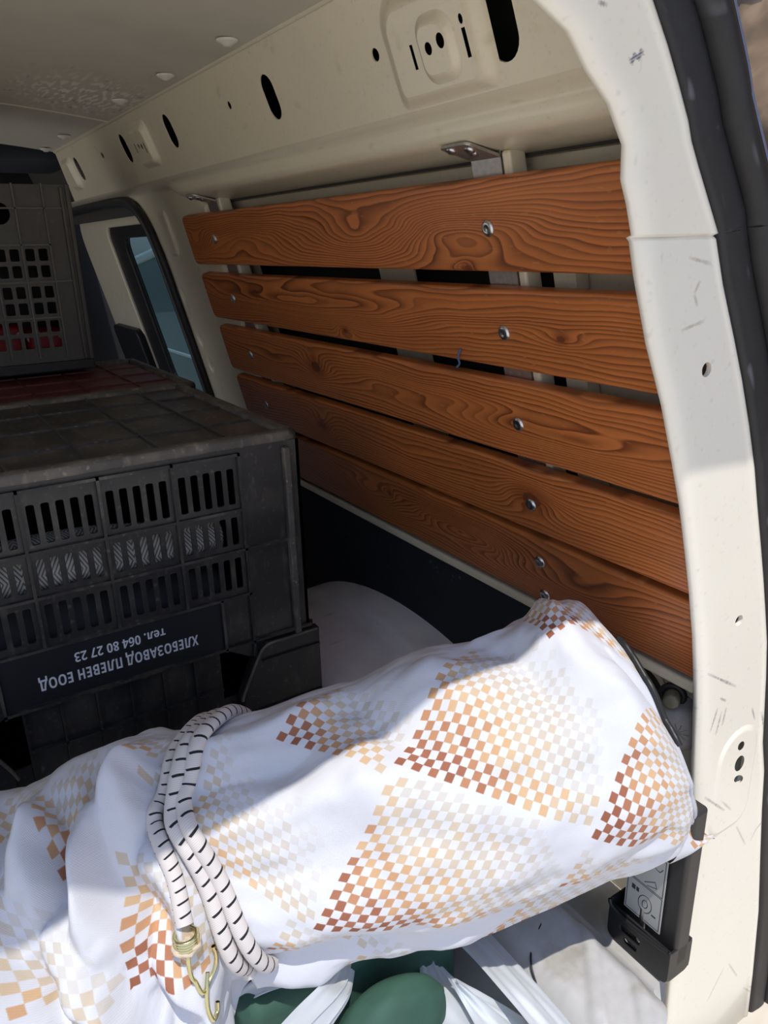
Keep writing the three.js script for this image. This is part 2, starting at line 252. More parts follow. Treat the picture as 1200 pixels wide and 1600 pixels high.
{
  const sec = [[0.10, -0.075, 'L'], [0.055, -0.042, 'L'], [0.022, -0.024, 'L'], [0.010, -0.0155, 'L'], [0.004, -0.010, 'L'], [0.006, -0.0055, 'L'], [0.012, -0.002, 'L'], [0.022, -0.0003, 'L'], [0.036, 0, 'L'], [0.016, 0, 'R'], [0.011, 0.0015, 'R'], [0.007, 0.0022, 'R'], [0.003, 0.0005, 'R'], [0, -0.004, 'R'], [0, -0.04, 'R'], [0, -0.075, 'R']];
  const n = PL.length - 1, ns = sec.length;
  const g = grid(ns, n, (u, v) => {
    const j = Math.round(v * n), k = Math.round(u * ns) % ns, [d, z, s] = sec[k], l = PL[j], r = PR[j], w = Math.hypot(r[0] - l[0], r[1] - l[1]), t = s === 'L' ? d / w : 1 - d / w;
    const x = lerp(l[0], r[0], t), y = lerp(l[1], r[1], t);
    return { p: V3(x, y, PZ + z + dz[j]), uv: [x * 1.1, y * 1.1] };
  });
  // caps so that the solid is closed
  const P = g.attributes.position, uv = [...g.attributes.uv.array], pos = [...P.array], idx = [...g.index.array];
  for (const [row, flip] of [[0, 0], [n, 1]]) for (let k = 1; k < ns - 1; k++) { const a = row * (ns + 1), b = a + k, c = a + k + 1; flip ? idx.push(a, b, c) : idx.push(a, c, b); }
  let body = new THREE.BufferGeometry(); body.setAttribute('position', new THREE.Float32BufferAttribute(pos, 3)); body.setAttribute('uv', new THREE.Float32BufferAttribute(uv, 2)); body.setIndex(idx); body.computeVertexNormals();
  // make sure the surface faces outwards (front face towards +z)
  const nz = body.attributes.normal.getZ(10 * (ns + 1) + 6);
  if (nz < 0) { const ia = body.index.array; for (let i = 0; i < ia.length; i += 3) { const t = ia[i]; ia[i] = ia[i + 1]; ia[i + 1] = t; } body.computeVertexNormals(); }
  const ev = new Evaluator(); ev.attributes = ['position', 'normal', 'uv']; ev.useGroups = false;
  let brush = new Brush(body); brush.updateMatrixWorld();
  const cut = (pts) => { const c = new THREE.ExtrudeGeometry(shapeOf(pts), { depth: 0.14, bevelEnabled: false }); c.translate(0, 0, PZ - 0.11); const q = new Brush(c); q.updateMatrixWorld(); brush = ev.evaluate(brush, q, SUBTRACTION); brush.updateMatrixWorld(); };
  const hollow = (x, y, r) => { const c = new THREE.CylinderGeometry(r, r, 0.2, 24); c.rotateX(PI / 2); c.translate(x, y, PZ - 0.1055); const q = new Brush(c); q.updateMatrixWorld(); brush = ev.evaluate(brush, q, SUBTRACTION); brush.updateMatrixWorld(); };
  hollow(0.685, 0.825, 0.026); hollow(0.806, 0.519, 0.026); hollow(0.847, 0.292, 0.045);
  cut(oval(0.675, 0.835, 0.0075, 0.0075)); cut(oval(0.799, 0.519, 0.0075, 0.007)); cut(rrect(0.825, 0.25, 0.866, 0.335, 0.012));
  mesh('rear_pillar', brush.geometry, M.pillar, wall);
  const pad = pressing([...rrect(0.797, 0.175, 0.89, 0.352, [0.03, 0.03, 0.045, 0.045], 7)], 0.012, 0.0035, [oval(0.844, 0.32, 0.0075, 0.0065, 18, -0.6), oval(0.847, 0.2905, 0.0105, 0.0125, 20, 0.3), oval(0.851, 0.263, 0.012, 0.006, 18, -0.5)]);
  pad.translate(0, 0, PZ - 0.0008);
  mesh('pressing', boxUV(pad, 1.1), M.pillar, wall);
}
// black door seal along the pillar's outer edge and the painted flange beyond
function alongPillar(sec, uvs) {
  const R = smooth(PR.map((p) => [p[0], p[1]]), 120), n = R.length - 1, k = sec.length - 1;
  return grid(k, n, (u, v) => {
    const i = Math.round(v * n), a = R[Math.max(0, i - 1)], b = R[Math.min(n, i + 1)], tx = b[0] - a[0], ty = b[1] - a[1], L = Math.hypot(tx, ty), s = sec[Math.round(u * k)];
    return { p: V3(R[i][0] - ty / L * s[0], R[i][1] + tx / L * s[0], PZ + s[1]), uv: [s[0] * 8, v * uvs] };
  });
}
const seal = structure(group('trim_1'));
mesh('flange_cover', alongPillar(smooth([[-0.002, -0.03], [0.0, -0.006], [0.004, 0.002], [0.012, 0.004], [0.03, 0.006], [0.038, 0.004], [0.04, -0.01]], 16), 3), M.rubber, seal);
mesh('seal_bulb', alongPillar(smooth([[0.038, -0.02], [0.038, 0.006], [0.042, 0.016], [0.052, 0.021], [0.062, 0.018], [0.068, 0.008], [0.068, -0.02]], 20), 3), M.rubber, seal);
mesh('seal_lip', alongPillar(smooth([[0.067, -0.02], [0.068, 0.002], [0.072, 0.007], [0.078, 0.007], [0.083, 0.003], [0.084, -0.02]], 16), 3), M.rubber, seal);
const edge = mesh('body_edge', alongPillar(smooth([[0.083, -0.02], [0.084, -0.002], [0.088, 0.001], [0.094, -0.002], [0.097, -0.02], [0.1, -0.1]], 16), 3), M.blue, wall);

const ROOF_END = -0.225;
{ // roof lining, joint bead, push clips
  const c = structure(group('ceiling'));
  const cy = (x) => 1.224 + 0.034 * (1 - (x / 0.5) ** 2);
  const sheet = (z0, z1, dy) => grid(24, 2, (u, v) => { const x = lerp(-0.52, 0.506, u), z = lerp(z0, z1, v); return { p: V3(x, cy(x) + dy, z), uv: [(x + 0.55) / 1.1, (z + 2.5) / 2.05] }; });
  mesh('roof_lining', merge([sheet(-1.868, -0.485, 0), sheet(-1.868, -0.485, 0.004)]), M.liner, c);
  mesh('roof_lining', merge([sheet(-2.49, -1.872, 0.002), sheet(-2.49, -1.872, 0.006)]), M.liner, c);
  mesh('joint_bead', grid(24, 6, (u, v) => { const x = lerp(-0.5, 0.5, u), t = v * PI; return V3(x, cy(x) + 0.002 - 0.004 * Math.sin(t), -1.87 + 0.008 * Math.cos(t)); }), M.paint, c);
  mesh('edge_bead', sweepZ([[0.494, 1.229], [0.496, 1.2235], [0.5, 1.221], [0.504, 1.224]], -2.48, -0.50, 4), M.paint, c);
  mesh('roof_skin', grid(24, 2, (u, v) => { const x = lerp(-0.72, 0.72, u); return V3(x, 1.31 + 0.03 * (1 - (x / 0.7) ** 2), lerp(-3.4, ROOF_END, v)); }), M.skin, c);
  mesh('rear_header', box(1.3, 0.10, 0.05, -0.1, 1.29, -0.475, 0.01), M.pillar, c);
  const clip = new THREE.LatheGeometry([[0.0001, -0.009], [0.006, -0.0085], [0.008, -0.006], [0.0135, -0.004], [0.0155, -0.0015], [0.015, 0], [0.0001, 0.001]].map((p) => new THREE.Vector2(...p)), 20);
  const clipM = mat([0.72, 0.69, 0.6], 0.4);
  for (const [x, z] of [[0.47, -1.111], [0.466, -1.368], [0.46, -1.626], [0.463, -2.158], [0.468, -2.43]]) mesh('push_clip', clip, clipM, c).position.set(x, cy(x), z);
}
{ // the other sides of the load space
  const f = structure(group('floor'));
  { const g = plate([[-0.81, 0.36], [0.62, 0.36], [0.70, 0.435], [0.745, 0.475], [0.755, 0.54], [0.81, 0.54], [0.81, 3.4], [-0.81, 3.4]], [], 0.04); g.rotateX(-PI / 2); mesh('floor_panel', boxUV(g, 1), M.floor, f); }
  const rise = grid(60, 60, (u, v) => {
    const x = lerp(0.48, 0.70, u), z = lerp(-0.80, lerp(-0.37, -0.44, sm(0.6, 1, u)), v), b = sm(0, 0.38, u) * sm(1, 0.66, u) * sm(0, 0.25, v);
    const d = (x - 0.62) * 0.75 + (z + 0.46) * 0.66, rib = sm(0.016, 0.004, Math.abs(d + 0.02)) * 0.006 + sm(0.014, 0.004, Math.abs(d - 0.035)) * 0.005;
    return { p: V3(x, 0.002 + 0.07 * b + rib * b, z), uv: [x * 2, z * 2] };
  });
  mesh('sill_rise', rise, M.floor, f);
  const l = structure(group('wall_left'));
  { const g = plate([[-0.47, -0.02], [-0.47, 1.36], [-2.5, 1.36], [-2.5, -0.02]].reverse(), [rrect(-2.46, 0.35, -1.7, 1.16, 0.06)], 0.03); g.rotateY(PI / 2);
    // rotateY(90): local x -> -z, so mirror the drawing back
    g.scale(1, 1, -1); const ia = g.attributes.position; g.applyMatrix4(new THREE.Matrix4().makeRotationZ(-0.24).setPosition(-0.85, 0, 0)); g.computeVertexNormals(); mesh('side_panel', boxUV(g), M.paint, l); }
  const w = structure(group('wall_front'));
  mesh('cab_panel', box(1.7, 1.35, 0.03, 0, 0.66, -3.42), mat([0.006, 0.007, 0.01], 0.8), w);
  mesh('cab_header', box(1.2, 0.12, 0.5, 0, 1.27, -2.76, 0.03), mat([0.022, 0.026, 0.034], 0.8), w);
}

// ---------------------------------------------------------------- side door seen through its opening
{
  const d = structure(group('door_1'));
  const m = wallAt(0.095);
  const out = rrect(-3.25, T(0.1), -2.0, T(1.085), [0.03, 0.03, 0.12, 0.12]);
  const win = rrect(-2.86, T(0.45), -2.0 - 0.09, T(1.03), [0.05, 0.05, 0.07, 0.05]);
  mesh('door_panel', boxUV(plate(out, [win], 0.03, 0.008)).applyMatrix4(m), M.paint, d);
  const win2 = rrect(-2.72, T(0.5), -2.0 - 0.14, T(0.995), [0.05, 0.05, 0.06, 0.05]);
  mesh('window_frame', plate(rrect(-2.87, T(0.44), -2.0 - 0.085, T(1.035), [0.05, 0.05, 0.07, 0.05]), [win2], 0.02, 0.005).applyMatrix4(wallAt(0.105)), M.blackPlastic, d);
  mesh('door_pocket', plate(rrect(-3.2, T(0.2), -2.86, T(0.68), 0.03), [], 0.03, 0.008).applyMatrix4(wallAt(0.07)), M.blackPlastic, d);
  const g = structure(mesh('window_1', new THREE.ShapeGeometry(shapeOf(rect(-2.76, T(0.46), -2.1, T(1.02)))).applyMatrix4(wallAt(0.113)), M.glass));
  // rubber round the opening
  const path = [[-2.06, 0.2], [-2.06, 0.5], [-2.062, 0.8], [-2.07, 0.95], [-2.10, 1.03], [-2.17, 1.072], [-2.3, 1.083], [-2.6, 1.085], [-3.1, 1.082]].map(([z, y]) => V3(lean(y, 0.012), y, z + 0.004));
  const s = structure(group('trim_2'));
  mesh('door_seal', tube(path, 0.014, 120, 10), M.rubber, s);
}

// ---------------------------------------------------------------- outside
structure(mesh('ground', boxUV(box(40, 0.2, 40, 0, -0.68, 0), 0.3), mat(tex(256, 256, (u, v) => { const k = 1 + fbm(u * 20, v * 20, 3) * 0.5; return [0.68 * k, 0.60 * k, 0.48 * k]; }), 0.95)));
{
  const bankM = mat(tex(512, 512, (u, v) => { const a = sm(-0.25, 0.35, fbm(u * 9, v * 9, 3, 5)), b = sm(0.1, 0.4, fbm(u * 22, v * 16, 9, 4)), k = 0.55 + 0.9 * a; return [lerp(0.30 * k, 0.1, b * 0.6), lerp(0.20 * k, 0.075, b * 0.6), lerp(0.12 * k, 0.05, b * 0.6)]; }), 0.95);
  const bx = (z) => 2.05 + 1.7 * sm(-2.2, -3.6, z);
  const bank = grid(160, 70, (u, v) => { const z = lerp(-12, 1.5, Math.pow(u, 0.6)), y = lerp(-0.6, 3.2, v), n = fbm(z * 2.5, y * 2.5, 3, 5) * 0.35; return { p: V3(bx(z) + n + 0.15 * y, y, z), uv: [z * 0.6, y * 0.6] }; });
  const back = grid(20, 2, (u, v) => { const z = lerp(-12, 1.5, u), y = lerp(-0.6, 3.2, v); return V3(bx(z) + 0.9 + 0.15 * y, y, z); });
  tag(mesh('earth_bank', merge([bank, back]), bankM), 'rough brown earth bank outside beyond the black door seal', 'bank');
}
{ // vehicle standing beyond the side window
  const t = group('parked_van', [1.75, -0.58, -5.4]);
  tag(t, 'dark teal parked vehicle with a pale roof gutter seen through the side window', 'vehicle');
  const teal = mat([0.05, 0.13, 0.16], 0.3, { clearcoat: 0.7 });
  const prof = smooth([[1.5, 0.35], [1.62, 0.8], [1.4, 1.2], [0.9, 1.5], [0.3, 1.6], [-0.05, 1.585], [-0.5, 1.53], [-1.07, 1.45], [-1.5, 1.3], [-1.66, 0.8], [-1.5, 0.35]], 50).map((p) => [p[0], p[1]]);
  const body = plate(prof, [], 1.6, 0.06, 3); body.rotateY(-PI / 2); body.translate(0, 0, 0);
  mesh('body', body, teal, t);
  const pale = mat([0.8, 0.85, 0.82], 0.4);
  mesh('roof_gutter', tube(smooth([[1.4, 1.17], [0.9, 1.47], [0.3, 1.57], [-0.05, 1.555], [-0.5, 1.5], [-1.07, 1.42], [-1.5, 1.27]], 30).map((p) => V3(-0.01, p[1], p[0])), 0.034, 60, 8), pale, t);
  mesh('waist_trim', box(0.02, 0.02, 3.0, -0.01, 0.83, 0, 0.005), pale, t);
  for (const z of [-1.0, 1.0]) { const w = new THREE.TorusGeometry(0.24, 0.08, 12, 32); w.rotateY(PI / 2); const q = mesh('wheel', w, M.blackPlastic, t); q.position.set(0.02, 0.32, z); }
}

// ---------------------------------------------------------------- plank lining
{
  const t = group('plank_lining');
  t.applyMatrix4(wallAt(0));
  tag(t, 'five varnished pine planks on two steel brackets lining the van side', 'planking');
  const LEN = 1.32, wood = (sd, bumps, tilt, tone) => tex(2048, 256, (u, v) => {
    const X = u * LEN, Y = v * 0.106;
    let f = (Y - 0.053) * 1.0 + tilt * (X - 0.6) * 0.02 + fbm(X * 2.2, Y * 5, sd, 3) * 0.035 + fbm(X * 7, Y * 24, sd + 4, 3) * 0.006;
    let kn = 0, halo = 0;
    for (const [bx, by, sx, sy, A, knot] of bumps) {
      const wx = X + 0.02 * N3(X * 14, Y * 40, sd + 50), q = ((wx - bx) / (sx * (knot ? 1 : 1.5))) ** 2 + ((Y - by) / sy) ** 2, e = Math.exp(-q); f += A * e * (knot ? 1 : 0.62);
      if (knot) { const r = Math.hypot((X - bx) * 0.62, Y - by) / knot; kn = Math.max(kn, sm(1, 0.75, r)); halo = Math.max(halo, sm(2.6, 1, r)); if (r < 1) f = lerp(f, r * 0.02, kn); }
    }
    const ring = f * 150, fr = ring - Math.floor(ring), late = Math.pow(fr, 1.6) * sm(1, 0.86, fr), wob = 0.75 + 0.5 * N3(Math.floor(ring) * 1.7, X * 1.3, sd);
    const fib = fbm(X * 12, Y * 900, sd + 8, 2) * 0.14, blot = 1 + fbm(X * 5, Y * 14, sd + 2, 3) * 0.3;
    const scr = sm(0.5, 0.62, N3(X * 60 + Y * 120, Y * 220 - X * 20, sd + 20)) * 0.5 + sm(0.55, 0.65, N3(X * 90, Y * 90, sd + 33)) * 0.3;
    let k = blot * tone * (1 + fib), r = 0.60 * k, g = 0.19 * k, b = 0.05 * k;
    const l = clamp(late * wob * 1.25); r = lerp(r, 0.14 * tone, l); g = lerp(g, 0.034 * tone, l); b = lerp(b, 0.010 * tone, l);
    r = lerp(r, 0.62, scr * 0.6); g = lerp(g, 0.31, scr * 0.6); b = lerp(b, 0.11, scr * 0.6);
    r *= 1 - 0.25 * halo; g *= 1 - 0.35 * halo; b *= 1 - 0.35 * halo;
    r = lerp(r, 0.12, kn * 0.75); g = lerp(g, 0.03, kn * 0.75); b = lerp(b, 0.012, kn * 0.75);
    return [r, g, b];
  }, true, false);
  // bumps: [distance from the front end, height, spread along, spread across, strength, knot radius]
  const spec = [
    { y0: 0.924, y1: 1.027, z0: -1.782, sd: 1, tilt: 0.5, tone: 1, b: [[0.98, 0.045, 0.09, 0.03, -0.10, 0], [0.72, 0.05, 0.14, 0.035, 0.09, 0], [0.42, 0.055, 0.2, 0.03, -0.06, 0], [0.06, 0.05, 0.04, 0.018, 0.05, 0], [1.0, 0.004, 0.02, 0.01, 0.02, 0.005]] },
    { y0: 0.804, y1: 0.904, z0: -1.775, sd: 2, tilt: -0.6, tone: 0.98, b: [[0.55, 0.06, 0.3, 0.025, 0.085, 0], [1.0, 0.055, 0.16, 0.014, -0.03, 0], [1.14, 0.05, 0.04, 0.012, 0.02, 0.0045], [0.63, 0.018, 0.03, 0.012, -0.02, 0.005]] },
    { y0: 0.681, y1: 0.786, z0: -1.768, sd: 3, tilt: 0.8, tone: 1.02, b: [[0.47, 0.06, 0.05, 0.03, 0.03, 0.012], [0.83, 0.06, 0.18, 0.02, -0.045, 0], [1.1, 0.045, 0.12, 0.02, 0.06, 0], [0.25, 0.05, 0.1, 0.02, 0.03, 0]] },
    { y0: 0.567, y1: 0.667, z0: -1.76, sd: 4, tilt: -0.7, tone: 1, b: [[0.42, 0.05, 0.05, 0.04, 0.03, 0.009], [1.03, 0.055, 0.05, 0.025, -0.035, 0.0125], [0.75, 0.05, 0.2, 0.03, 0.03, 0]] },
    { y0: 0.444, y1: 0.557, z0: -1.75, sd: 5, tilt: 0.4, tone: 0.9, b: [[0.55, 0.055, 0.08, 0.025, 0.06, 0], [0.85, 0.06, 0.09, 0.02, -0.09, 0], [0.62, 0.07, 0.02, 0.01, 0.02, 0.004], [1.05, 0.05, 0.12, 0.03, 0.07, 0]] },
  ];
  const bolt = new THREE.LatheGeometry([[0.0001, 0.0026], [0.003, 0.0026], [0.0035, 0.0036], [0.0068, 0.0036], [0.0082, 0.0026], [0.0096, 0.0014], [0.0098, 0]].map((p) => new THREE.Vector2(...p)), 22); bolt.rotateX(PI / 2);
  spec.forEach((s, k) => {
    const t0 = T(s.y0), t1 = T(s.y1), g = plate(rrect(s.z0, t0, -0.463, t1, [0.014, 0.004, 0.004, 0.014], 4), [], 0.021, 0.005, 4), p = g.attributes.position, uv = new Float32Array(p.count * 2);
    for (let i = 0; i < p.count; i++) { uv[i * 2] = (p.getX(i) - s.z0) / LEN; uv[i * 2 + 1] = clamp((p.getY(i) - t0) / (t1 - t0), 0.01, 0.99); }
    g.setAttribute('uv', new THREE.BufferAttribute(uv, 2));
    const pl = mesh('plank', g, mat(wood(s.sd, s.b, s.tilt, s.tone), 0.42, { clearcoat: 0.25, clearcoatRoughness: 0.35 }), t);
    const right = [[0.974], [0.851], [0.73], [0.611], [0.518, 0.461]][k], left = [[0.977], [0.854], [0.73], [0.612], []][k];
    for (const y of right) mesh('bolt', bolt, M.zinc, pl).position.set(-0.732, T(y), 0.0002);
    for (const y of left) mesh('bolt', bolt, M.steel, pl).position.set(-1.615, T(y), 0.0002);
  });
  for (const zc of [-0.745, -1.625]) {   // bracket: plate riveted under the rail, strap down behind the planks
    const w = 0.026;
    const g = merge([box(2 * w, T(1.053) - T(0.45), 0.003, zc, (T(1.053) + T(0.45)) / 2, -0.0235)]);
    const b = mesh('bracket', boxUV(g, 4), M.steel, t);
    const inv = wallAt(0).clone().invert();
    const pm = new THREE.Matrix4().makeBasis(V3(0.975, -0.22, 0).normalize(), V3(0.22, 0.975, 0).normalize(), V3(0, 0, 1)).setPosition(0.605, 1.0575, zc);
    const pg = plate(rrect(-0.03, -w, 0.03, w, [0.008, 0.002, 0.002, 0.008]), [], 0.0035, 0.0008); pg.rotateX(-PI / 2); pg.applyMatrix4(pm).applyMatrix4(inv);
    mesh('fixing_plate', boxUV(pg, 4), M.steel, b);
    const rv = new THREE.LatheGeometry([[0.0001, -0.0045], [0.003, -0.0042], [0.0033, -0.003], [0.0062, -0.0024], [0.0068, 0]].map((p) => new THREE.Vector2(...p)), 18);
    for (const [x, z] of [[-0.02, -0.013], [-0.014, 0.013], [-0.003, 0.006]]) { const r = rv.clone(); r.translate(x, -0.0035, z); r.applyMatrix4(pm).applyMatrix4(inv); mesh('rivet', r, M.zinc, b); }
    mesh('batten', boxUV(box(0.014, T(1.05) - T(0.45), 0.026, zc + w + 0.009, (T(1.05) + T(0.45)) / 2, -0.0345, 0.004), 1), M.paint, b);
  }
}

// ---------------------------------------------------------------- crates
const ribs = (list, t = 0.004, w = 0.004) => merge(list.map(([x0, y0, x1, y1]) => box(Math.abs(x1 - x0) + w, Math.abs(y1 - y0) + w, t, (x0 + x1) / 2, (y0 + y1) / 2, t / 2)));
function crateBase(w, d, y, m, rimM, t, nx, nz, lift) {  // underside of an upturned crate: plate, grid of ribs, rounded rim
  mesh('base', boxUV(box(w - 0.01, 0.006, d - 0.01, 0, y - 0.003, -d / 2), 2, rnd(), rnd()), m, t);
  const L = [];
  for (let i = 1; i < nx; i++) L.push(box(0.003, lift, d - 0.05, -w / 2 + w * i / nx, y + lift / 2, -d / 2));
  for (let i = 1; i < nz; i++) L.push(box(w - 0.04, lift * 0.8, 0.003, 0, y + lift * 0.4, -d * i / nz));
  mesh('base_ribs', boxUV(merge(L), 2), m, t);
  const R = 0.011, q = [];
  q.push(box(w, 2 * R, 2 * R, 0, y - 0.002, -R, R * 0.8), box(w, 2 * R, 2 * R, 0, y - 0.002, -d + R, R * 0.8));
  q.push(box(2 * R, 2 * R, d, -w / 2 + R, y - 0.002, -d / 2, R * 0.8), box(2 * R, 2 * R, d, w / 2 - R, y - 0.002, -d / 2, R * 0.8));
  mesh('rim', boxUV(merge(q), 2, 0.3, 0.1), rimM, t);
}
{ // black crate, upside down: local origin at its front, x from its middle, y up from the floor
  const t = group('bread_crate', [0.19, 0, -1.0]);
  tag(t, 'black slotted plastic crate upside down with white lettering across its front', 'crate', undefined);
  const X = (x) => x - 0.19, hw = 0.295, top = 0.688;
  const holes = [];
  for (let c = 0; c < 4; c++) for (let i = 0; i < 5; i++) {
    const x = X(0.387 - 0.098 * (c + 1)) + 0.0135 + i * 0.0178;
    for (const [a, b] of [[0.606, 0.66], [0.543, 0.586], [0.472, 0.522]]) holes.push(rrect(x - 0.0052, a, x + 0.0052, b, 0.0025, 2));
  }
  const outl = [[-hw, 0.36], [X(0.0), 0.36], [X(0.035), 0.378], [X(0.335), 0.378], [X(0.382), 0.35], [hw, 0.352], [hw, top], [-hw, top]];
  mesh('front_wall', boxUV(plate(outl, holes, 0.004), 2), M.crateBlack, t);
  const l = [];
  for (const x of [0.387, 0.289, 0.191, 0.093, -0.005]) l.push([X(x), 0.462, X(x), 0.68]);
  for (const y of [0.680, 0.597, 0.534, 0.461]) l.push([-hw + 0.02, y, X(0.387), y]);
  l.push([X(0.387), 0.534, hw - 0.02, 0.534], [X(0.341), 0.376, X(0.341), 0.46], [X(0.387), 0.352, X(0.387), 0.46], [X(0.345), 0.378, hw, 0.378], [X(0.03), 0.376, X(0.03), 0.46], [X(0.03), 0.378, X(0.341), 0.378]);
  mesh('wall_ribs', boxUV(ribs(l, 0.006, 0.004), 2), M.crateWorn, t);
  for (const x of [0.462, -0.08]) mesh('corner_rib', boxUV(box(0.011, 0.32, 0.012, X(x), 0.52, 0.004, 0.003), 3), M.crateRim, t);
  const side = (s) => box(0.005, top - 0.352, 0.5, s * (hw - 0.0025), (top + 0.352) / 2, -0.25);
  mesh('side_wall', boxUV(side(1), 2), M.crateBlack, t); mesh('side_wall', boxUV(side(-1), 2), M.crateBlack, t);
  mesh('back_wall', boxUV(box(2 * hw, top - 0.352, 0.004, 0, (top + 0.352) / 2, -0.5), 2), M.crateBlack, t);
  crateBase(2 * hw, 0.52, 0.695, M.crateBlackTop, M.crateRim, t, 6, 4, 0.004);
  const lab = canvasTex(1024, 256, (g, w, h) => {
    g.fillStyle = '#17181c'; g.fillRect(0, 0, w, h); g.translate(w / 2, h / 2); g.rotate(PI); g.translate(-w / 2, -h / 2);
    g.fillStyle = '#d3d6dc'; g.textAlign = 'center'; g.textBaseline = 'middle';
    const fit = (s, cx, cy, size, width) => { g.font = `bold ${size}px sans-serif`; const k = width / g.measureText(s).width; g.save(); g.translate(cx, cy); g.scale(k, 1); g.fillText(s, 0, 0); g.restore(); };
    fit('ХЛЕБОЗАВОД ПЛЕВЕН ЕООД', 505, 92, 78, 745); fit('тел. 064 80 27 23', 500, 184, 68, 425);
  });
  const lg = plate(rect(-0.153, -0.0375, 0.153, 0.0375), [], 0.0012), p = lg.attributes.position, uv = new Float32Array(p.count * 2);
  for (let i = 0; i < p.count; i++) { uv[2 * i] = p.getX(i) / 0.306 + 0.5; uv[2 * i + 1] = p.getY(i) / 0.075 + 0.5; }
  lg.setAttribute('uv', new THREE.BufferAttribute(uv, 2)); lg.translate(X(0.186), 0.419, 0.0013);
  const lb = mesh('name_panel', lg, mat(lab, 0.5), t); lb.userData.label = 'black panel with white upside-down lettering';
}
function openCrate(pos, label, m) { // upright crate with lowered front and slanted corner pieces
  const t = group('stacking_crate', pos); tag(t, label, 'crate');
  const hw = 0.305, H = 0.372;
  mesh('front_wall', boxUV(plate(rect(-hw, 0.002, hw, H + 0.004), [1, -1].map((s) => [[s * 0.142, 0.283], [s * 0.166, 0.283], [s * 0.203, 0.366], [s * 0.142, 0.366]]), 0.004), 2), m, t);
  const l = []; for (let i = 0; i < 13; i++) if (Math.abs(-hw + 0.02 + i * 0.048) < 0.145) l.push([-hw + 0.02 + i * 0.048, 0.01, -hw + 0.02 + i * 0.048, H]);
  l.push([-0.14, 0.305, 0.14, 0.305], [-hw, 0.2, hw, 0.2], [-hw, 0.1, hw, 0.1]);
  mesh('wall_ribs', boxUV(ribs(l, 0.008, 0.003), 2), m, t);
  for (const s of [-1, 1]) {
    const c = [[s * 0.165, 0.29], [s * 0.2, 0.36], [s * 0.212, H], [s * hw, H], [s * hw, 0.002], [s * 0.165, 0.002]];
    const g = plate(s > 0 ? c.reverse() : c, [], 0.02, 0.003); g.translate(0, 0, 0.024);
    mesh('corner_piece', boxUV(g, 2), m, t);
    mesh('edge_lip', tube([V3(s * 0.163, 0.285, 0.0245), V3(s * 0.167, 0.296, 0.0245), V3(s * 0.197, 0.354, 0.0245), V3(s * 0.203, 0.363, 0.0245), V3(s * 0.214, H - 0.002, 0.0245), V3(s * 0.25, H - 0.001, 0.0245), V3(s * 0.3, H - 0.001, 0.0245)], 0.0028, 60, 8), M.crateRim, t);
    for (const [rw, ry] of [[0.1, 0.345], [0.13, 0.26]]) mesh('corner_rib', boxUV(box(rw, 0.004, 0.006, s * (0.302 - rw / 2), ry, 0.026), 2), m, t);
    mesh('side_wall', boxUV(box(0.005, H, 0.5, s * (hw - 0.003), H / 2 + 0.001, -0.25), 2), m, t);
  }
  mesh('back_wall', boxUV(box(2 * hw - 0.02, H, 0.004, 0, H / 2 + 0.001, -0.49), 2), m, t);
  mesh('base', boxUV(box(2 * hw - 0.02, 0.006, 0.49, 0, 0.006, -0.245), 2), m, t);
  return t;
}
openCrate([0.192, 0, -1.012], 'open black plastic crate on the floor beneath the lettered crate', M.crateBlack);
{ // red crate behind
  const t = group('red_crate', [0.22, 0, -1.535]);
  tag(t, 'dusty dark red upturned crate behind the black lettered crate, under the grey one', 'crate');
  const hw = 0.3;
  mesh('side_wall', boxUV(box(0.005, 0.68, 0.44, hw - 0.01, 0.342, -0.23), 2), M.crateRed, t); mesh('side_wall', boxUV(box(0.005, 0.68, 0.44, -hw + 0.01, 0.342, -0.23), 2), M.crateRed, t);
  mesh('front_wall', boxUV(box(2 * hw - 0.02, 0.68, 0.005, 0, 0.342, -0.01), 2), M.crateRed, t); mesh('back_wall', boxUV(box(2 * hw - 0.02, 0.68, 0.005, 0, 0.342, -0.45), 2), M.crateRed, t);
  crateBase(2 * hw, 0.46, 0.69, M.crateRed, M.crateRim, t, 6, 4, 0.004);
}
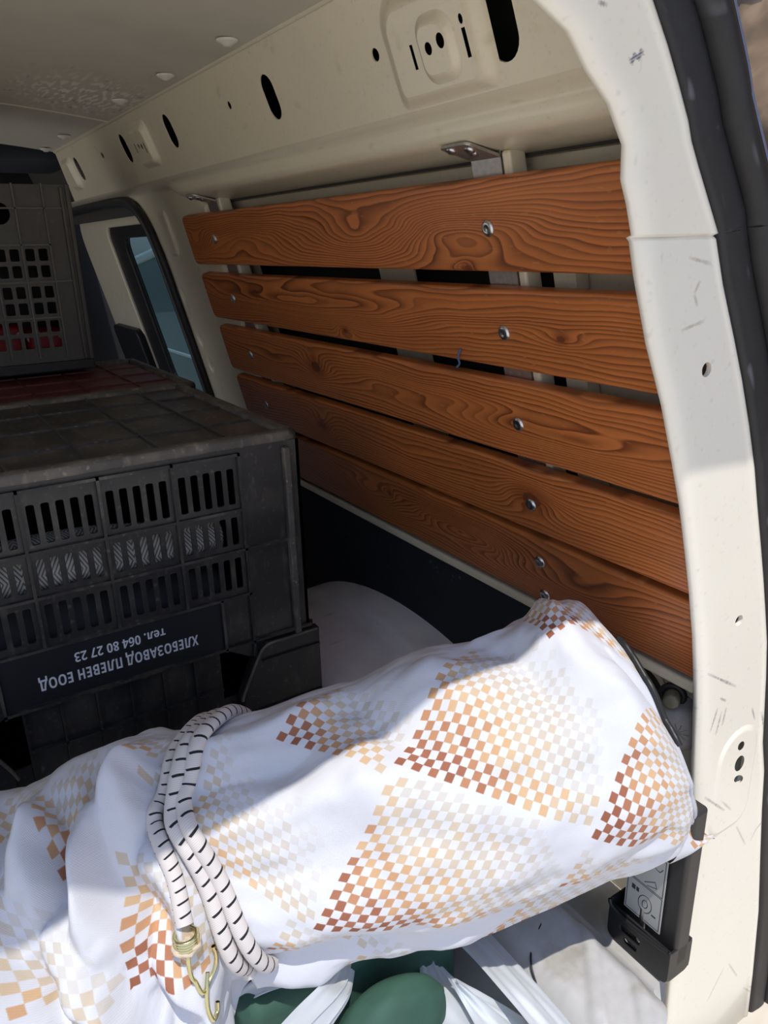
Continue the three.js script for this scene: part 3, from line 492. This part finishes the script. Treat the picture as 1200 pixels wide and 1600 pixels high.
{ // grey crate standing on its side on the red one
  const t = group('grey_crate', [0.0975, 0.7025, -1.85]);
  tag(t, 'grey slotted plastic crate standing on its side on the red crate', 'crate');
  const X1 = 0.2925, top = 0.392, holes = [];
  const yr = [0.235, 0.158, 0.085];
  for (let c = 0; c < 8; c++) for (const y of yr) for (let i = 0; i < 2; i++) for (let j = 0; j < 2; j++) {
    const x = X1 - 0.0565 - 0.0575 * (c + 1) + 0.0145 + i * 0.0265 + 0.0005; if (x < -X1 + 0.02) continue;
    holes.push(rrect(x - 0.0092, y - 0.03 + j * 0.034, x + 0.0092, y - 0.03 + j * 0.034 + 0.025, 0.003, 2));
  }
  holes.push(oval(0.147, 0.335, 0.021, 0.022));
  mesh('front_wall', boxUV(plate(rect(-X1, 0.004, X1, top), holes, 0.004), 2), M.crateGrey, t);
  const l = []; const xr = X1 - 0.0565;
  for (let c = 0; c <= 8; c++) l.push([xr - 0.0575 * c, 0.035, xr - 0.0575 * c, top]);
  for (const y of [0.345, 0.272, 0.196, 0.12]) l.push([-X1, y, y === 0.345 || y === 0.196 ? X1 - 0.02 : xr, y]);
  mesh('wall_ribs', boxUV(ribs(l, 0.006, 0.0035), 2), M.crateGreyRib, t);
  mesh('corner_rib', boxUV(merge([box(0.007, top - 0.03, 0.012, X1 - 0.018, top / 2 + 0.01, 0.003, 0.002), box(0.01, top, 0.02, X1 - 0.004, top / 2 + 0.002, -0.006, 0.003)]), 2), M.crateGrey, t);
  for (const s of [-1, 1]) mesh('side_wall', boxUV(box(0.004, top, 0.26, s * (X1 - 0.003), top / 2 + 0.001, -0.134), 2), M.crateGrey, t);
  mesh('top_wall', boxUV(box(2 * X1, 0.004, 0.26, 0, top - 0.002, -0.134), 2), M.crateGrey, t);
  mesh('bottom_wall', boxUV(box(2 * X1, 0.004, 0.26, 0, 0.002, -0.134), 2), M.crateGrey, t);
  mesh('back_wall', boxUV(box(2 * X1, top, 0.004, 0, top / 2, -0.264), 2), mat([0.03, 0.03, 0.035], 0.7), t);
  mesh('bottom_rim', boxUV(box(2 * X1, 0.022, 0.012, 0, 0.013, 0.004, 0.003), 2), M.blackPlastic, t);
  mesh('maker_mark', plate(rrect(0.19, 0.285, 0.225, 0.315, 0.004), [rrect(0.194, 0.289, 0.206, 0.311, 0.002), rrect(0.209, 0.289, 0.221, 0.311, 0.002)], 0.0015).translate(0, 0, 0.0014), M.crateGrey, t);
  // packets lying in it
  const print = canvasTex(128, 128, (g) => { g.fillStyle = '#a01422'; g.fillRect(0, 0, 128, 128); g.strokeStyle = '#e8e0dc'; g.lineWidth = 9; for (const [x, y] of [[20, 30], [70, 80], [100, 20], [30, 100]]) { g.beginPath(); g.moveTo(x, y); g.bezierCurveTo(x + 20, y - 30, x + 25, y + 25, x + 45, y - 5); g.stroke(); } });
  const pm = mat(print, 0.45);
  [[0.235, 0.10, 'left of the two red packets with white marks inside the grey crate'], [0.325, 0.085, 'right of the two red packets with white marks inside the grey crate']].forEach(([x, h, label]) => {
    const g = boxUV(new RoundedBoxGeometry(0.085, h, 0.11, 4, 0.014), 9); const q = mesh('food_packet', g, pm); q.position.set(x - 0.02, 0.707 + h / 2, -1.95); tag(q, label, 'packet');
  });
}
{ // rolls of cloth seen through the slots of the black crate
  const roll = (name, label, r, y, z, m) => {
    const g = grid(40, 60, (u, v) => { const a = u * 2 * PI, x = lerp(-0.06, 0.372, v), e = Math.pow(Math.abs(Math.sin(PI * v)), 0.15), k = r * (1 + 0.12 * N3(x * 14, Math.cos(a) * 1.2, Math.sin(a) * 1.2)) * e; return { p: V3(x, y + k * Math.sin(a) + 0.006 * Math.sin(x * 15), z + k * Math.cos(a)), uv: [v * 6, u * 2] }; });
    return tag(mesh(name, g, m), label, 'cloth');
  };
  const twill = tex(256, 256, (u, v) => { const s = (u * 14 + (Math.floor(v * 4) % 2 ? v : -v) * 14), k = 0.25 + 0.85 * sm(0.2, 0.6, Math.abs((s % 1 + 1) % 1 - 0.5) * 2) + 0.2 * N3(u * 9, v * 9); return [0.5 * k, 0.47 * k, 0.42 * k]; });
  roll('cloth_roll', 'rolled pale grey twill cloth inside the black lettered crate', 0.042, 0.551, -1.055, mat(twill, 0.9));
  roll('sack_roll', 'dark folded sacking under the pale roll inside the black crate', 0.07, 0.44, -1.085, mat([0.03, 0.03, 0.032], 0.9));
}

// ---------------------------------------------------------------- bundle wrapped in a printed sheet
const ST = [
  [-0.205, 0.143, -0.716, 0.011, 0.217, -0.084], [-0.094, 0.209, -0.699, 0.017, 0.198, -0.072], [-0.006, 0.249, -0.685, 0.008, 0.184, -0.072], [0.057, 0.274, -0.668, -0.005, 0.169, -0.074],
  [0.106, 0.297, -0.660, -0.008, 0.163, -0.074], [0.151, 0.323, -0.654, -0.010, 0.148, -0.068], [0.198, 0.346, -0.647, -0.005, 0.128, -0.057], [0.262, 0.337, -0.628, -0.002, 0.134, -0.058],
  [0.328, 0.335, -0.610, 0.005, 0.146, -0.058], [0.393, 0.345, -0.586, 0.011, 0.155, -0.058], [0.457, 0.351, -0.566, 0.016, 0.163, -0.059], [0.523, 0.360, -0.547, 0.015, 0.162, -0.059],
  [0.588, 0.377, -0.525, 0.006, 0.158, -0.063], [0.645, 0.393, -0.508, -0.005, 0.153, -0.068], [0.676, 0.379, -0.489, -0.009, 0.128, -0.059], [0.695, 0.364, -0.471, -0.007, 0.091, -0.043]];
const FW = V3(0.505, -0.335, -0.795);
const cr = (k, t) => {
  const n = ST.length - 1, x = clamp(t) * n, i = Math.min(n - 1, Math.floor(x)), u = x - i, g = (q) => ST[clamp(q, 0, n)][k], a = g(i - 1), b = g(i), c = g(i + 1), d = g(i + 2);
  return 0.5 * (2 * b + (c - a) * u + (2 * a - 5 * b + 4 * c - d) * u * u + (3 * b - a - 3 * c + d) * u * u * u);
};
const LA = [0]; { let p = null; for (let i = 0; i <= 400; i++) { const q = V3(cr(0, i / 400), cr(1, i / 400), cr(2, i / 400)); if (p) LA.push(LA[i - 1] + q.distanceTo(p)); p = q; } }
const lenAt = (s) => { const x = clamp(s) * 400, i = Math.min(399, Math.floor(x)); return lerp(LA[i], LA[i + 1], x - i); };
const WAIST = lenAt(0.4);
const ridge = (x) => { const f = Math.abs(((x % 1) + 1) % 1 - 0.5) * 2; return 1.03 - Math.pow(f * f + 0.03, 0.42); };
function folds(s, ph) {
  ph = ((ph % (2 * PI)) + 2 * PI) % (2 * PI);
  const behind = ph > PI ? lerp(1, 0.15, sm(0, 0.45, 2 * PI - ph)) : 1;
  if (ph > PI) ph = 2 * PI - ph;
  const L = lenAt(s), x = L - WAIST, w = fbm(L * 5, ph * 0.9, 2, 3), w2 = fbm(L * 11, ph * 2.1, 8, 3);
  let d = (0.4 + 0.6 * sm(0, 0.6, ph)) * 0.026 * fbm(L * 6, ph * 1.4, 4, 3) + 0.008 * w2 + 0.004 * ridge(L * 7 + ph * 1.3 + 1.5 * w) * sm(-0.1, 0.3, w2);
  if (x > 0) {
    d -= 0.018 * sm(1.7, 2.7, ph) * sm(0.03, 0.12, x);
    d += (0.2 + 0.8 * sm(0, 0.5, ph)) * 0.03 * Math.exp(-x / 0.16) * (ridge(ph * 1.25 + 0.35 * w + x * 0.8) - 0.5) - 0.006 * Math.exp(-((x / 0.05) ** 2));
    // soft drapes hanging from the upper edge
    d += 0.042 * sm(1.9, 0.6, ph) * (0.25 + 0.75 * sm(0, 0.5, ph)) * sm(0.06, 0.2, x) * (ridge(x * 6.4 - ph * 0.45 + 0.5 * w) - 0.55) * sm(0.66, 0.55, x);
    d += 0.016 * Math.exp(-(((x - 0.415 - 0.05 * ph) / 0.02) ** 2)) * sm(1.1, 0.3, ph);
    d += 0.012 * Math.exp(-(((ph - 1.0 - 2.2 * (x - 0.1)) / 0.16) ** 2)) * sm(0.0, 0.12, x) * sm(0.5, 0.3, x);
    d -= 0.010 * Math.exp(-(((ph - 2.35 - 0.2 * x) / 0.14) ** 2)) * sm(0.0, 0.1, x) * sm(0.5, 0.3, x);
  } else {
    const k = sm(0.01, -0.05, x), top = 0.06 + 0.94 * sm(0, 0.75, ph);
    d += k * top * 0.085 * (ridge(x * 10.5 + ph * 0.42 + 0.7 * w) - 0.5) * sm(-0.6, -0.3, x);
    d += k * top * 0.04 * (ridge(x * 19 - ph * 0.7 + 1.1 * w) - 0.5) * sm(-0.35, -0.12, x);
    d += k * top * 0.026 * (ridge(ph * 0.8 + x * 2.5 + 0.6 * w2) - 0.5);
    d -= 0.012 * Math.exp(-((x / 0.04) ** 2));
  }
  return d * behind;
}
function sheetAt(s, ph, off = 0) {
  const e = V3(cr(3, s), cr(4, s), cr(5, s)), r = e.length(), c = V3(cr(0, s), cr(1, s), cr(2, s)), k = 1 + (folds(s, ph) + off) / r;
  c.addScaledVector(e, Math.cos(ph) * k).addScaledVector(FW, -0.72 * r * Math.sin(ph) * k);
  const lo = 0.008 + 0.006 * Math.abs(N3(c.x * 20, c.z * 20)) + off;   // where it reaches the floor it lies on it
  if (c.y < lo) c.y = lo;
  return c;
}
const VM = 0.165;
{
  const t = group('cloth_bundle');
  tag(t, 'long bundle wrapped in a white bedsheet printed with fading brown checks, lying across the load', 'bundle');
  // print: clusters of little squares that fade from brown to nothing, [corner L, corner angle, end of left edge, end of lower edge, steps up, steps along, size, paler]
  const motifs = [
    [0.669, 1.017, 0.7226, 0.566, 0.7622, 1.36, 9, 12, 1, 0], [0.561, 1.859, 0.637, 1.298, 0.735, 2.218, 9, 13, 1, 0], [0.8624, 1.812, 0.9626, 1.173, 0.9445, 2.311, 11, 9, 1, 0], [0.5557, 0.519, 0.6074, 0.129, 0.5918, 0.721, 5, 9, 1, 0.05],
    [0.865, 0.503, 0.845, 0.05, 0.935, 0.441, 6, 8, 1, 0], [0.332, 0.94, 0.315, 0.55, 0.36, 0.62, 5, 6, 1.05, 0], [0.3715, 1.75, 0.3806, 1.42, 0.4133, 1.92, 6, 6, 1.1, 0], [0.4464, 1.298, 0.4694, 0.893, 0.5127, 1.625, 9, 11, 1, 0.3],
    [0.279, 1.423, 0.274, 1.158, 0.3437, 1.672, 8, 9, 1.1, 0.4], [0.387, 0.581, 0.397, 0.316, 0.4173, 0.394, 4, 4, 1, 0.05], [0.825, 2.218, 0.8322, 2.124, 0.89, 2.5, 3, 7, 1, 0.25], [0.502, 2.109, 0.516, 1.984, 0.549, 2.3, 4, 8, 1, 0.25],
    [0.2, 2.0, 0.21, 1.6, 0.27, 2.2, 7, 8, 1, 0.2], [0.24, 0.45, 0.25, 0.1, 0.29, 0.5, 6, 7, 1, 0.35], [0.7, 3.2, 0.75, 2.8, 0.8, 3.4, 9, 12, 1, 0], [0.5, 3.3, 0.55, 2.9, 0.6, 3.5, 9, 12, 1, 0], [0.42, 0.55, 0.43, 0.3, 0.47, 0.75, 4, 6, 1, 0.5]];
  const S = 1.05, print = canvasTex(2048, 2048, (g, W) => {
    g.fillStyle = '#d2d3da'; g.fillRect(0, 0, W, W);
    const ramp = [[140, 84, 62], [158, 102, 78], [190, 142, 106], [206, 172, 134], [202, 184, 160], [197, 189, 179], [203, 200, 199], [210, 211, 217]];
    seed = 99; const used = [];
    for (let [l0, a0, l1, a1, l2, a2, nm, nn, size, pale] of motifs) {
      const P = [l0, a0 * VM], p = [l1 - l0, (a1 - a0) * VM], q = [l2 - l0, (a2 - a0) * VM], st = 0.0182 * size, pl = Math.hypot(...p), ql = Math.hypot(...q);
      const pu = p.map((x) => x / pl * st / 2), qu = q.map((x) => x / ql * st / 2);
      for (let m = 0; m <= 2 * nm; m++) for (let n = m % 2; n <= 2 * nn; n += 2) {
        const fm = m / (2 * nm), fn = n / (2 * nn);
        let f = Math.max(fm, fn) * 0.45 + (fm + fn) * 0.33; if (m < 3 || n < 2) f *= 0.75;
        if (fm + fn > 1.5 || f > 0.97 + RR(-0.1, 0.05)) continue;
        const cx = P[0] + m * pu[0] + n * qu[0], cy = P[1] + m * pu[1] + n * qu[1];
        if (used.some(([x, y, k]) => k !== P && (x - cx) ** 2 + (y - cy) ** 2 < 0.00018)) continue;
        used.push([cx, cy, P]);
        const x = clamp((pale + f + RR(-0.09, 0.09)) * 7.2, 0, 6.99), i = Math.floor(x), c = ramp[i].map((v, j) => Math.round(lerp(v, ramp[i + 1][j], x - i)));
        g.fillStyle = `rgb(${c})`; g.beginPath();
        [[1, 1], [1, -1], [-1, -1], [-1, 1]].forEach(([a, b], j) => { const X = (cx + 0.5 * (a * pu[0] + b * qu[0])) / S * W, Y = (1 - (cy + 0.5 * (a * pu[1] + b * qu[1])) / S) * W; j ? g.lineTo(X, Y) : g.moveTo(X, Y); });
        g.closePath(); g.fill();
      }
    }
  });
  const weave = tex(256, 256, (u, v) => { const k = 0.5 + 0.25 * Math.sin(u * 2 * PI * 64) * Math.sin(v * 2 * PI * 64) + 0.4 * fbm(u * 12, v * 12, 5); return [k, k, k]; }, false);
  weave.repeat.set(8, 8);
  const cloth = mat(print, 0.85, { sheen: 0.2, bumpMap: weave, bumpScale: 0.0006 });
  const sheet = mesh('sheet', grid(300, 300, (u, v) => { const ph = v * 2 * PI; return { p: sheetAt(u, ph), uv: [lenAt(u) / S, ph * VM / S] }; }), cloth, t);
  mesh('gathered_end', grid(80, 10, (u, v) => ({ p: sheetAt(0, u * 2 * PI).lerp(V3(cr(0, 0) + 0.03, Math.max(0.06, cr(1, 0)), cr(2, 0)), v), uv: [v * 0.1, u] })), cloth, t);
  // open end: rolled hem, dark filling, loose corner
  const rim = Array.from({ length: 60 }, (_, i) => sheetAt(1, i / 60 * 2 * PI));
  mesh('hem', tube(rim, 0.0035, 160, 8, true), cloth, t);
  const c = V3(cr(0, 1), cr(1, 1), cr(2, 1));
  mesh('dark_filling', grid(60, 8, (u, v) => sheetAt(1, u * 2 * PI, -0.004).lerp(c.clone().add(V3(0.012, 0, -0.012)), v)), mat([0.012, 0.012, 0.015], 0.6), t);
  mesh('zip_edge', tube(Array.from({ length: 24 }, (_, i) => sheetAt(0.955 + 0.045 * i / 23, 0.02 + 1.25 * Math.pow(i / 23, 1.3), 0.003).add(V3(0.004, 0.001, 0))), 0.004, 80, 8), M.blackPlastic, t);
  const b0 = V3(0.700, 0.312, -0.452), b1 = V3(0.690, 0.218, -0.442), tip = V3(0.779, 0.214, -0.438);
  mesh('loose_corner', grid(14, 14, (u, v) => { const a = b0.clone().lerp(b1, u), m = a.clone().lerp(tip, v); m.z += 0.016 * Math.sin(PI * u) * (1 - v) + 0.004 * Math.sin(u * 9 + v * 4); m.y += 0.006 * Math.sin(v * PI * 2 + u * 3); return { p: m, uv: [0.86 + 0.06 * v, 0.30 + 0.08 * u] }; }), cloth, t);
}
{ // elastic luggage cord round the waist of the bundle
  const t = group('bungee_cord');
  tag(t, 'off-white elastic cord with black flecks and a wire hook tied round the bundle', 'cord');
  const cordM = (n) => mat(canvasTex(2048, 128, (g, w, h) => {
    g.fillStyle = '#d6d0cd'; g.fillRect(0, 0, w, h); g.strokeStyle = 'rgba(120,110,108,.3)'; g.lineWidth = 1.5;
    for (let x = -128; x < w + 128; x += 9) { g.beginPath(); g.moveTo(x, 0); g.lineTo(x + 60, h); g.stroke(); }
    g.strokeStyle = '#15171e'; g.lineWidth = 11;
    for (let i = 0; i < n; i++) for (const [y, o] of [[6, 0], [70, 0.5]]) { const x = (i + o) / n * w; g.beginPath(); g.moveTo(x, y); g.lineTo(x + 26, y + 44); g.stroke(); }
  }), 0.85);
  const strands = [
    [[0.41, -0.6], [0.4, 0.114], [0.3833, 0.363], [0.3763, 0.581], [0.3599, 0.768], [0.3549, 0.877], [0.3639, 1.08], [0.374, 1.36], [0.3756, 1.641]],
    [[0.426, -0.6], [0.416, 0.1], [0.400, 0.566], [0.3917, 0.784], [0.381, 0.986], [0.3923, 1.22], [0.4023, 1.547], [0.4057, 1.89], [0.4073, 2.311], [0.4075, 2.5]],
    [[0.443, -0.6], [0.433, 0.08], [0.4187, 0.472], [0.4083, 0.721], [0.3976, 0.87], [0.3973, 0.99], [0.4016, 1.111], [0.4125, 1.36], [0.4205, 1.657], [0.426, 1.921], [0.4325, 2.296], [0.433, 2.42]]];
  const cm = cordM(26);
  strands.forEach((st, k) => {
    const c = new THREE.CatmullRomCurve3(st.map((p) => V3(p[0], p[1], 0)));
    let P = c.getPoints(50).map((p) => sheetAt(p.x, p.y, 0.008 + 0.002 * k));
    for (let it = 0; it < 6; it++) P = P.map((p, i) => (i && i < P.length - 1 ? p.clone().multiplyScalar(0.5).addScaledVector(P[i - 1], 0.25).addScaledVector(P[i + 1], 0.25) : p));
    mesh('cord', tube(P, 0.0082, 140, 16), cm, t);
  });
  const end = sheetAt(0.3756, 1.66, 0.012);
  const coil = []; for (let i = 0; i <= 80; i++) { const a = i / 80 * 3.4 * 2 * PI; coil.push(end.clone().add(V3(0.0105 * Math.cos(a), -0.004 - 0.0035 * i / 80 * 3, 0.0105 * Math.sin(a)))); }
  mesh('wire_coil', tube(coil, 0.0019, 240, 8), M.brass, t);
  const knot = new THREE.SphereGeometry(0.013, 24, 16); const kp = knot.attributes.position; for (let i = 0; i < kp.count; i++) { const k = 1 + 0.35 * N3(kp.getX(i) * 150, kp.getY(i) * 150, kp.getZ(i) * 150); kp.setXYZ(i, kp.getX(i) * k, kp.getY(i) * 0.7 * k, kp.getZ(i) * k); } knot.computeVertexNormals(); knot.translate(end.x, end.y - 0.018, end.z);
  mesh('frayed_end', knot, mat([0.6, 0.5, 0.38], 0.95), t);
  const hp = (l) => l.map(([s, p, o]) => sheetAt(s, p, o));
  mesh('hook', tube(hp([[0.376, 1.72, 0.012], [0.3713, 1.8, 0.013], [0.366, 1.9, 0.012], [0.3639, 1.984, 0.010], [0.368, 2.07, 0.011], [0.378, 2.09, 0.012], [0.387, 2.062, 0.012], [0.391, 2.0, 0.012], [0.392, 1.93, 0.013]]), 0.0021, 90, 8), M.brass, t);
  mesh('hook', tube(hp([[0.378, 2.03, 0.014], [0.374, 2.07, 0.016], [0.3696, 2.12, 0.011], [0.3666, 2.18, 0.008], [0.3673, 2.25, 0.008], [0.3716, 2.28, 0.01], [0.3756, 2.243, 0.012]]), 0.0021, 70, 8), M.brass, t);
}

// ---------------------------------------------------------------- carrier bags in front
const sheetBag = (pts, thick, m, name, parent, nu = 26, nv = 40) => { // soft band through cross lines [[left], [right]]
  const Lc = new THREE.CatmullRomCurve3(pts.map((p) => V3(...p[0]))), Rc = new THREE.CatmullRomCurve3(pts.map((p) => V3(...p[1])));
  const f = (s) => grid(nu, nv, (u, v) => { const a = Lc.getPoint(v), b = Rc.getPoint(v), p = a.clone().lerp(b, u); const bulge = thick * Math.sin(PI * u); p.z += s * bulge + 0.004 * Math.sin(u * 17 + v * 3) * Math.sin(PI * u); p.y += 0.5 * s * bulge + 0.0022 * Math.sin(u * 14 + 3 * v) + 0.001 * Math.sin(u * 31 - 4 * v); return { p, uv: [u, v] }; });
  return mesh(name, merge([f(1), f(-0.4)]), m, parent);
};
const film = mat([0.78, 0.82, 0.86], 0.5, { transmission: 0.35, thickness: 0 }); film.roughness = 0.75;
const green = mat(tex(256, 256, (u, v) => { const k = 1 + fbm(u * 6, v * 6, 2) * 0.4 + 0.1 * Math.sin(u * 500) * Math.sin(v * 500); return [0.03 * k, 0.085 * k, 0.06 * k]; }), 0.75);
{
  const g = new RoundedBoxGeometry(0.29, 0.185, 0.13, 10, 0.022), p = g.attributes.position;
  for (let i = 0; i < p.count; i++) { const x = p.getX(i), y = p.getY(i), z = p.getZ(i), n = fbm(x * 9, y * 9, z * 9 + 3, 3); p.setXYZ(i, x + 0.004 * n, y + 0.008 * n - 0.012 * Math.sin(x * 12 + 1), z + 0.016 * n + 0.01 * Math.exp(-(((x - 0.072) / 0.012) ** 2))); }
  g.computeVertexNormals(); g.translate(0.315, 0.1, -0.632);
  tag(mesh('green_bag', g, green), 'dark green cloth bag half hidden under the printed bundle', 'bag');
  const r = grid(40, 40, (u, v) => { const a = u * 2 * PI, b = (v - 0.5) * PI, n = 1 + 0.08 * N3(Math.cos(a) * 2, v * 4, 7); return { p: V3(0.318 + 0.075 * n * Math.sin(b), 0.125 + 0.062 * n * Math.cos(b) * Math.sin(a), -0.515 + 0.04 * n * Math.cos(b) * Math.cos(a)), uv: [u * 2, v] }; });
  tag(mesh('green_roll', r, green), 'small rounded dark green roll between the white bag handles at the bottom edge', 'roll');
  const t = group('carrier_bag');
  tag(t, 'thin white plastic carrier bag with twisted handles over the green cloth bag', 'bag');
  const sack = grid(48, 24, (u, v) => { const a = u * 2 * PI, b = v * PI / 2, n = 1 + 0.15 * N3(Math.cos(a) * 3, v * 3, Math.sin(a) * 3); return V3(0.36 + 0.2 * n * Math.cos(b) * Math.cos(a), 0.002 + 0.075 * n * Math.sin(b), -0.455 + 0.075 * n * Math.cos(b) * Math.sin(a)); });
  mesh('bag_body', sack, film, t);
  const S = [[[[0.172, 0.194, -0.600], [0.182, 0.175, -0.600]], [[0.196, 0.212, -0.590], [0.201, 0.178, -0.590]], [[0.232, 0.211, -0.585], [0.232, 0.166, -0.585]], [[0.271, 0.195, -0.585], [0.264, 0.155, -0.585]], [[0.298, 0.172, -0.590], [0.288, 0.156, -0.590]]],
    [[[0.291, 0.196, -0.580], [0.315, 0.178, -0.580]], [[0.276, 0.192, -0.565], [0.302, 0.164, -0.565]], [[0.242, 0.223, -0.535], [0.279, 0.182, -0.535]], [[0.205, 0.246, -0.510], [0.246, 0.197, -0.510]], [[0.154, 0.274, -0.475], [0.199, 0.220, -0.475]]],
    [[[0.414, 0.122, -0.600], [0.432, 0.110, -0.600]], [[0.398, 0.114, -0.570], [0.434, 0.089, -0.570]], [[0.367, 0.130, -0.525], [0.453, 0.073, -0.525]], [[0.341, 0.147, -0.490], [0.498, 0.028, -0.490]], [[0.295, 0.197, -0.430], [0.523, 0.012, -0.430]]],
    [[[0.406, 0.136, -0.522], [0.417, 0.128, -0.522]], [[0.410, 0.120, -0.505], [0.451, 0.095, -0.505]], [[0.407, 0.114, -0.475], [0.500, 0.044, -0.475]], [[0.392, 0.128, -0.430], [0.510, 0.033, -0.430]]],
    [[[0.455, 0.112, -0.600], [0.527, 0.069, -0.600]], [[0.459, 0.114, -0.545], [0.526, 0.072, -0.545]], [[0.453, 0.126, -0.485], [0.524, 0.076, -0.485]], [[0.458, 0.115, -0.440], [0.532, 0.059, -0.440]], [[0.448, 0.125, -0.395], [0.537, 0.043, -0.395]]]];
  for (const pts of S) sheetBag(pts, 0.010, film, 'handle', t);
}

// ---------------------------------------------------------------- jack in its holder, tail lamp housing
{
  const t = group('car_jack', [0.735, 0, -0.485]);
  tag(t, 'car jack with a pale instruction label in a black plastic holder beside the rear pillar', 'jack');
  const side = (w, h, holes) => { const g = plate(rrect(-w / 2, 0.003, w / 2, h, [0.012, 0.012, 0.004, 0.004]), holes, 0.004, 0.001); return g; };
  const f = side(0.104, 0.062, [rrect(-0.03, 0.03, 0.004, 0.04, 0.003), rrect(-0.022, 0.014, 0.0, 0.022, 0.003), ]); f.rotateY(-PI / 2); f.translate(-0.026, 0, 0);
  mesh('holder_front', f, M.blackPlastic, t);
  const e1 = side(0.05, 0.055, []); e1.translate(0.0, 0, 0.05); const e2 = side(0.05, 0.07, []); e2.translate(0.0, 0, -0.048);
  mesh('holder_side', e1, M.blackPlastic, t); mesh('holder_side', e2, M.blackPlastic, t);
  mesh('holder_back', box(0.03, 0.05, 0.096, 0.012, 0.028, 0), M.blackPlastic, t);
  mesh('holder_lip', tube([V3(-0.028, 0.07, -0.05), V3(-0.029, 0.064, -0.047), V3(-0.029, 0.058, -0.03), V3(-0.029, 0.06, 0.02), V3(-0.028, 0.063, 0.05)], 0.003, 40, 8), M.blackPlastic, t);
  mesh('jack_body', merge([box(0.03, 0.26, 0.06, 0.004, 0.15, 0.02, 0.006), box(0.022, 0.2, 0.03, 0.004, 0.13, -0.025, 0.004)]), mat([0.03, 0.028, 0.027], 0.5), t);
  const lab = canvasTex(256, 512, (g, w, h) => {
    g.fillStyle = '#b9b9b4'; g.fillRect(0, 0, w, h); g.strokeStyle = '#3c3c40'; g.lineWidth = 5; g.strokeRect(10, 10, w - 20, 250); g.strokeRect(10, 270, w - 20, 230);
    g.fillStyle = '#c9cf6a'; g.fillRect(18, 18, 60, 40);
    g.beginPath(); g.moveTo(30, 200); g.bezierCurveTo(70, 60, 110, 240, 150, 90); g.bezierCurveTo(170, 50, 200, 150, 230, 70); g.stroke();
    g.beginPath(); g.moveTo(120, 240); g.lineTo(190, 190); g.lineTo(205, 225); g.lineTo(140, 250); g.stroke();
    g.beginPath(); g.ellipse(140, 390, 45, 60, 0.2, 0, 2 * PI); g.stroke(); g.beginPath(); g.ellipse(140, 390, 18, 28, 0.2, 0, 2 * PI); g.stroke();
    g.fillStyle = '#3c3c40'; g.fillRect(40, 310, 26, 34); g.fillRect(72, 312, 20, 30); g.fillRect(190, 420, 30, 12);
  });
  const lg = plate(rect(-0.03, -0.062, 0.03, 0.062), [], 0.0015), p = lg.attributes.position, uv = new Float32Array(p.count * 2);
  for (let i = 0; i < p.count; i++) { uv[2 * i] = p.getX(i) / 0.06 + 0.5; uv[2 * i + 1] = p.getY(i) / 0.124 + 0.5; }
  lg.setAttribute('uv', new THREE.BufferAttribute(uv, 2)); lg.rotateY(-PI / 2); lg.translate(-0.017, 0.128, -0.004);
  const q = mesh('instruction_label', lg, mat(lab, 0.5), t); q.userData.label = 'pale grey label with line drawings';
  const rod = new THREE.CylinderGeometry(0.006, 0.006, 0.06, 14); rod.translate(-0.012, 0.055, -0.004); mesh('screw_rod', rod, M.zinc, t);
}
{
  const t = group('lamp_housing', [0.784, 0.352, -0.512], 0.55);
  tag(t, 'grey round plastic tail lamp housing with a small knob behind the rear pillar', 'lamp housing');
  const g = new THREE.LatheGeometry([[0.0001, 0.03], [0.02, 0.03], [0.029, 0.025], [0.033, 0.016], [0.034, 0.004], [0.038, 0.002], [0.038, -0.004], [0.0001, -0.004]].map((p) => new THREE.Vector2(...p)), 36); g.rotateZ(PI / 2);
  mesh('cap', g, mat([0.34, 0.315, 0.295], 0.5), t);
  for (let i = 0; i < 5; i++) { const r = box(0.012, 0.004, 0.03, -0.024, 0.0, 0.0, 0.0015); r.rotateX(i * PI / 5); mesh('grip_rib', r, mat([0.34, 0.315, 0.295], 0.5), t); }
  const k = new THREE.LatheGeometry([[0.0001, 0.03], [0.008, 0.03], [0.0105, 0.026], [0.0105, 0.0], [0.0001, 0.0]].map((p) => new THREE.Vector2(...p)), 20); k.rotateZ(PI / 2); k.translate(0, 0.042, -0.012);
  mesh('knob', k, mat([0.2, 0.18, 0.12], 0.4), t);
  mesh('collar', new THREE.TorusGeometry(0.013, 0.005, 10, 24).rotateY(PI / 2).translate(-0.008, 0.042, -0.012), M.blackPlastic, t);
}
tag(mesh('wire', tube([V3(0.605, 0.05, -0.585), V3(0.597, 0.07, -0.56), V3(0.566, 0.068, -0.544), V3(0.542, 0.066, -0.521), V3(0.535, 0.05, -0.5)], 0.0014, 50, 8), M.blackPlastic), 'thin black wire lying on the grey floor beside the carrier bag', 'wire');
tag(mesh('thread', tube([V3(0.655, 0.822, -0.826), V3(0.653, 0.81, -0.829), V3(0.655, 0.802, -0.828), V3(0.655, 0.796, -0.834)], 0.0015, 30, 6), mat([0.05, 0.12, 0.25], 0.8)), 'short blue thread caught on the lower edge of the second plank from the top', 'thread');
renderer.render(scene, camera);
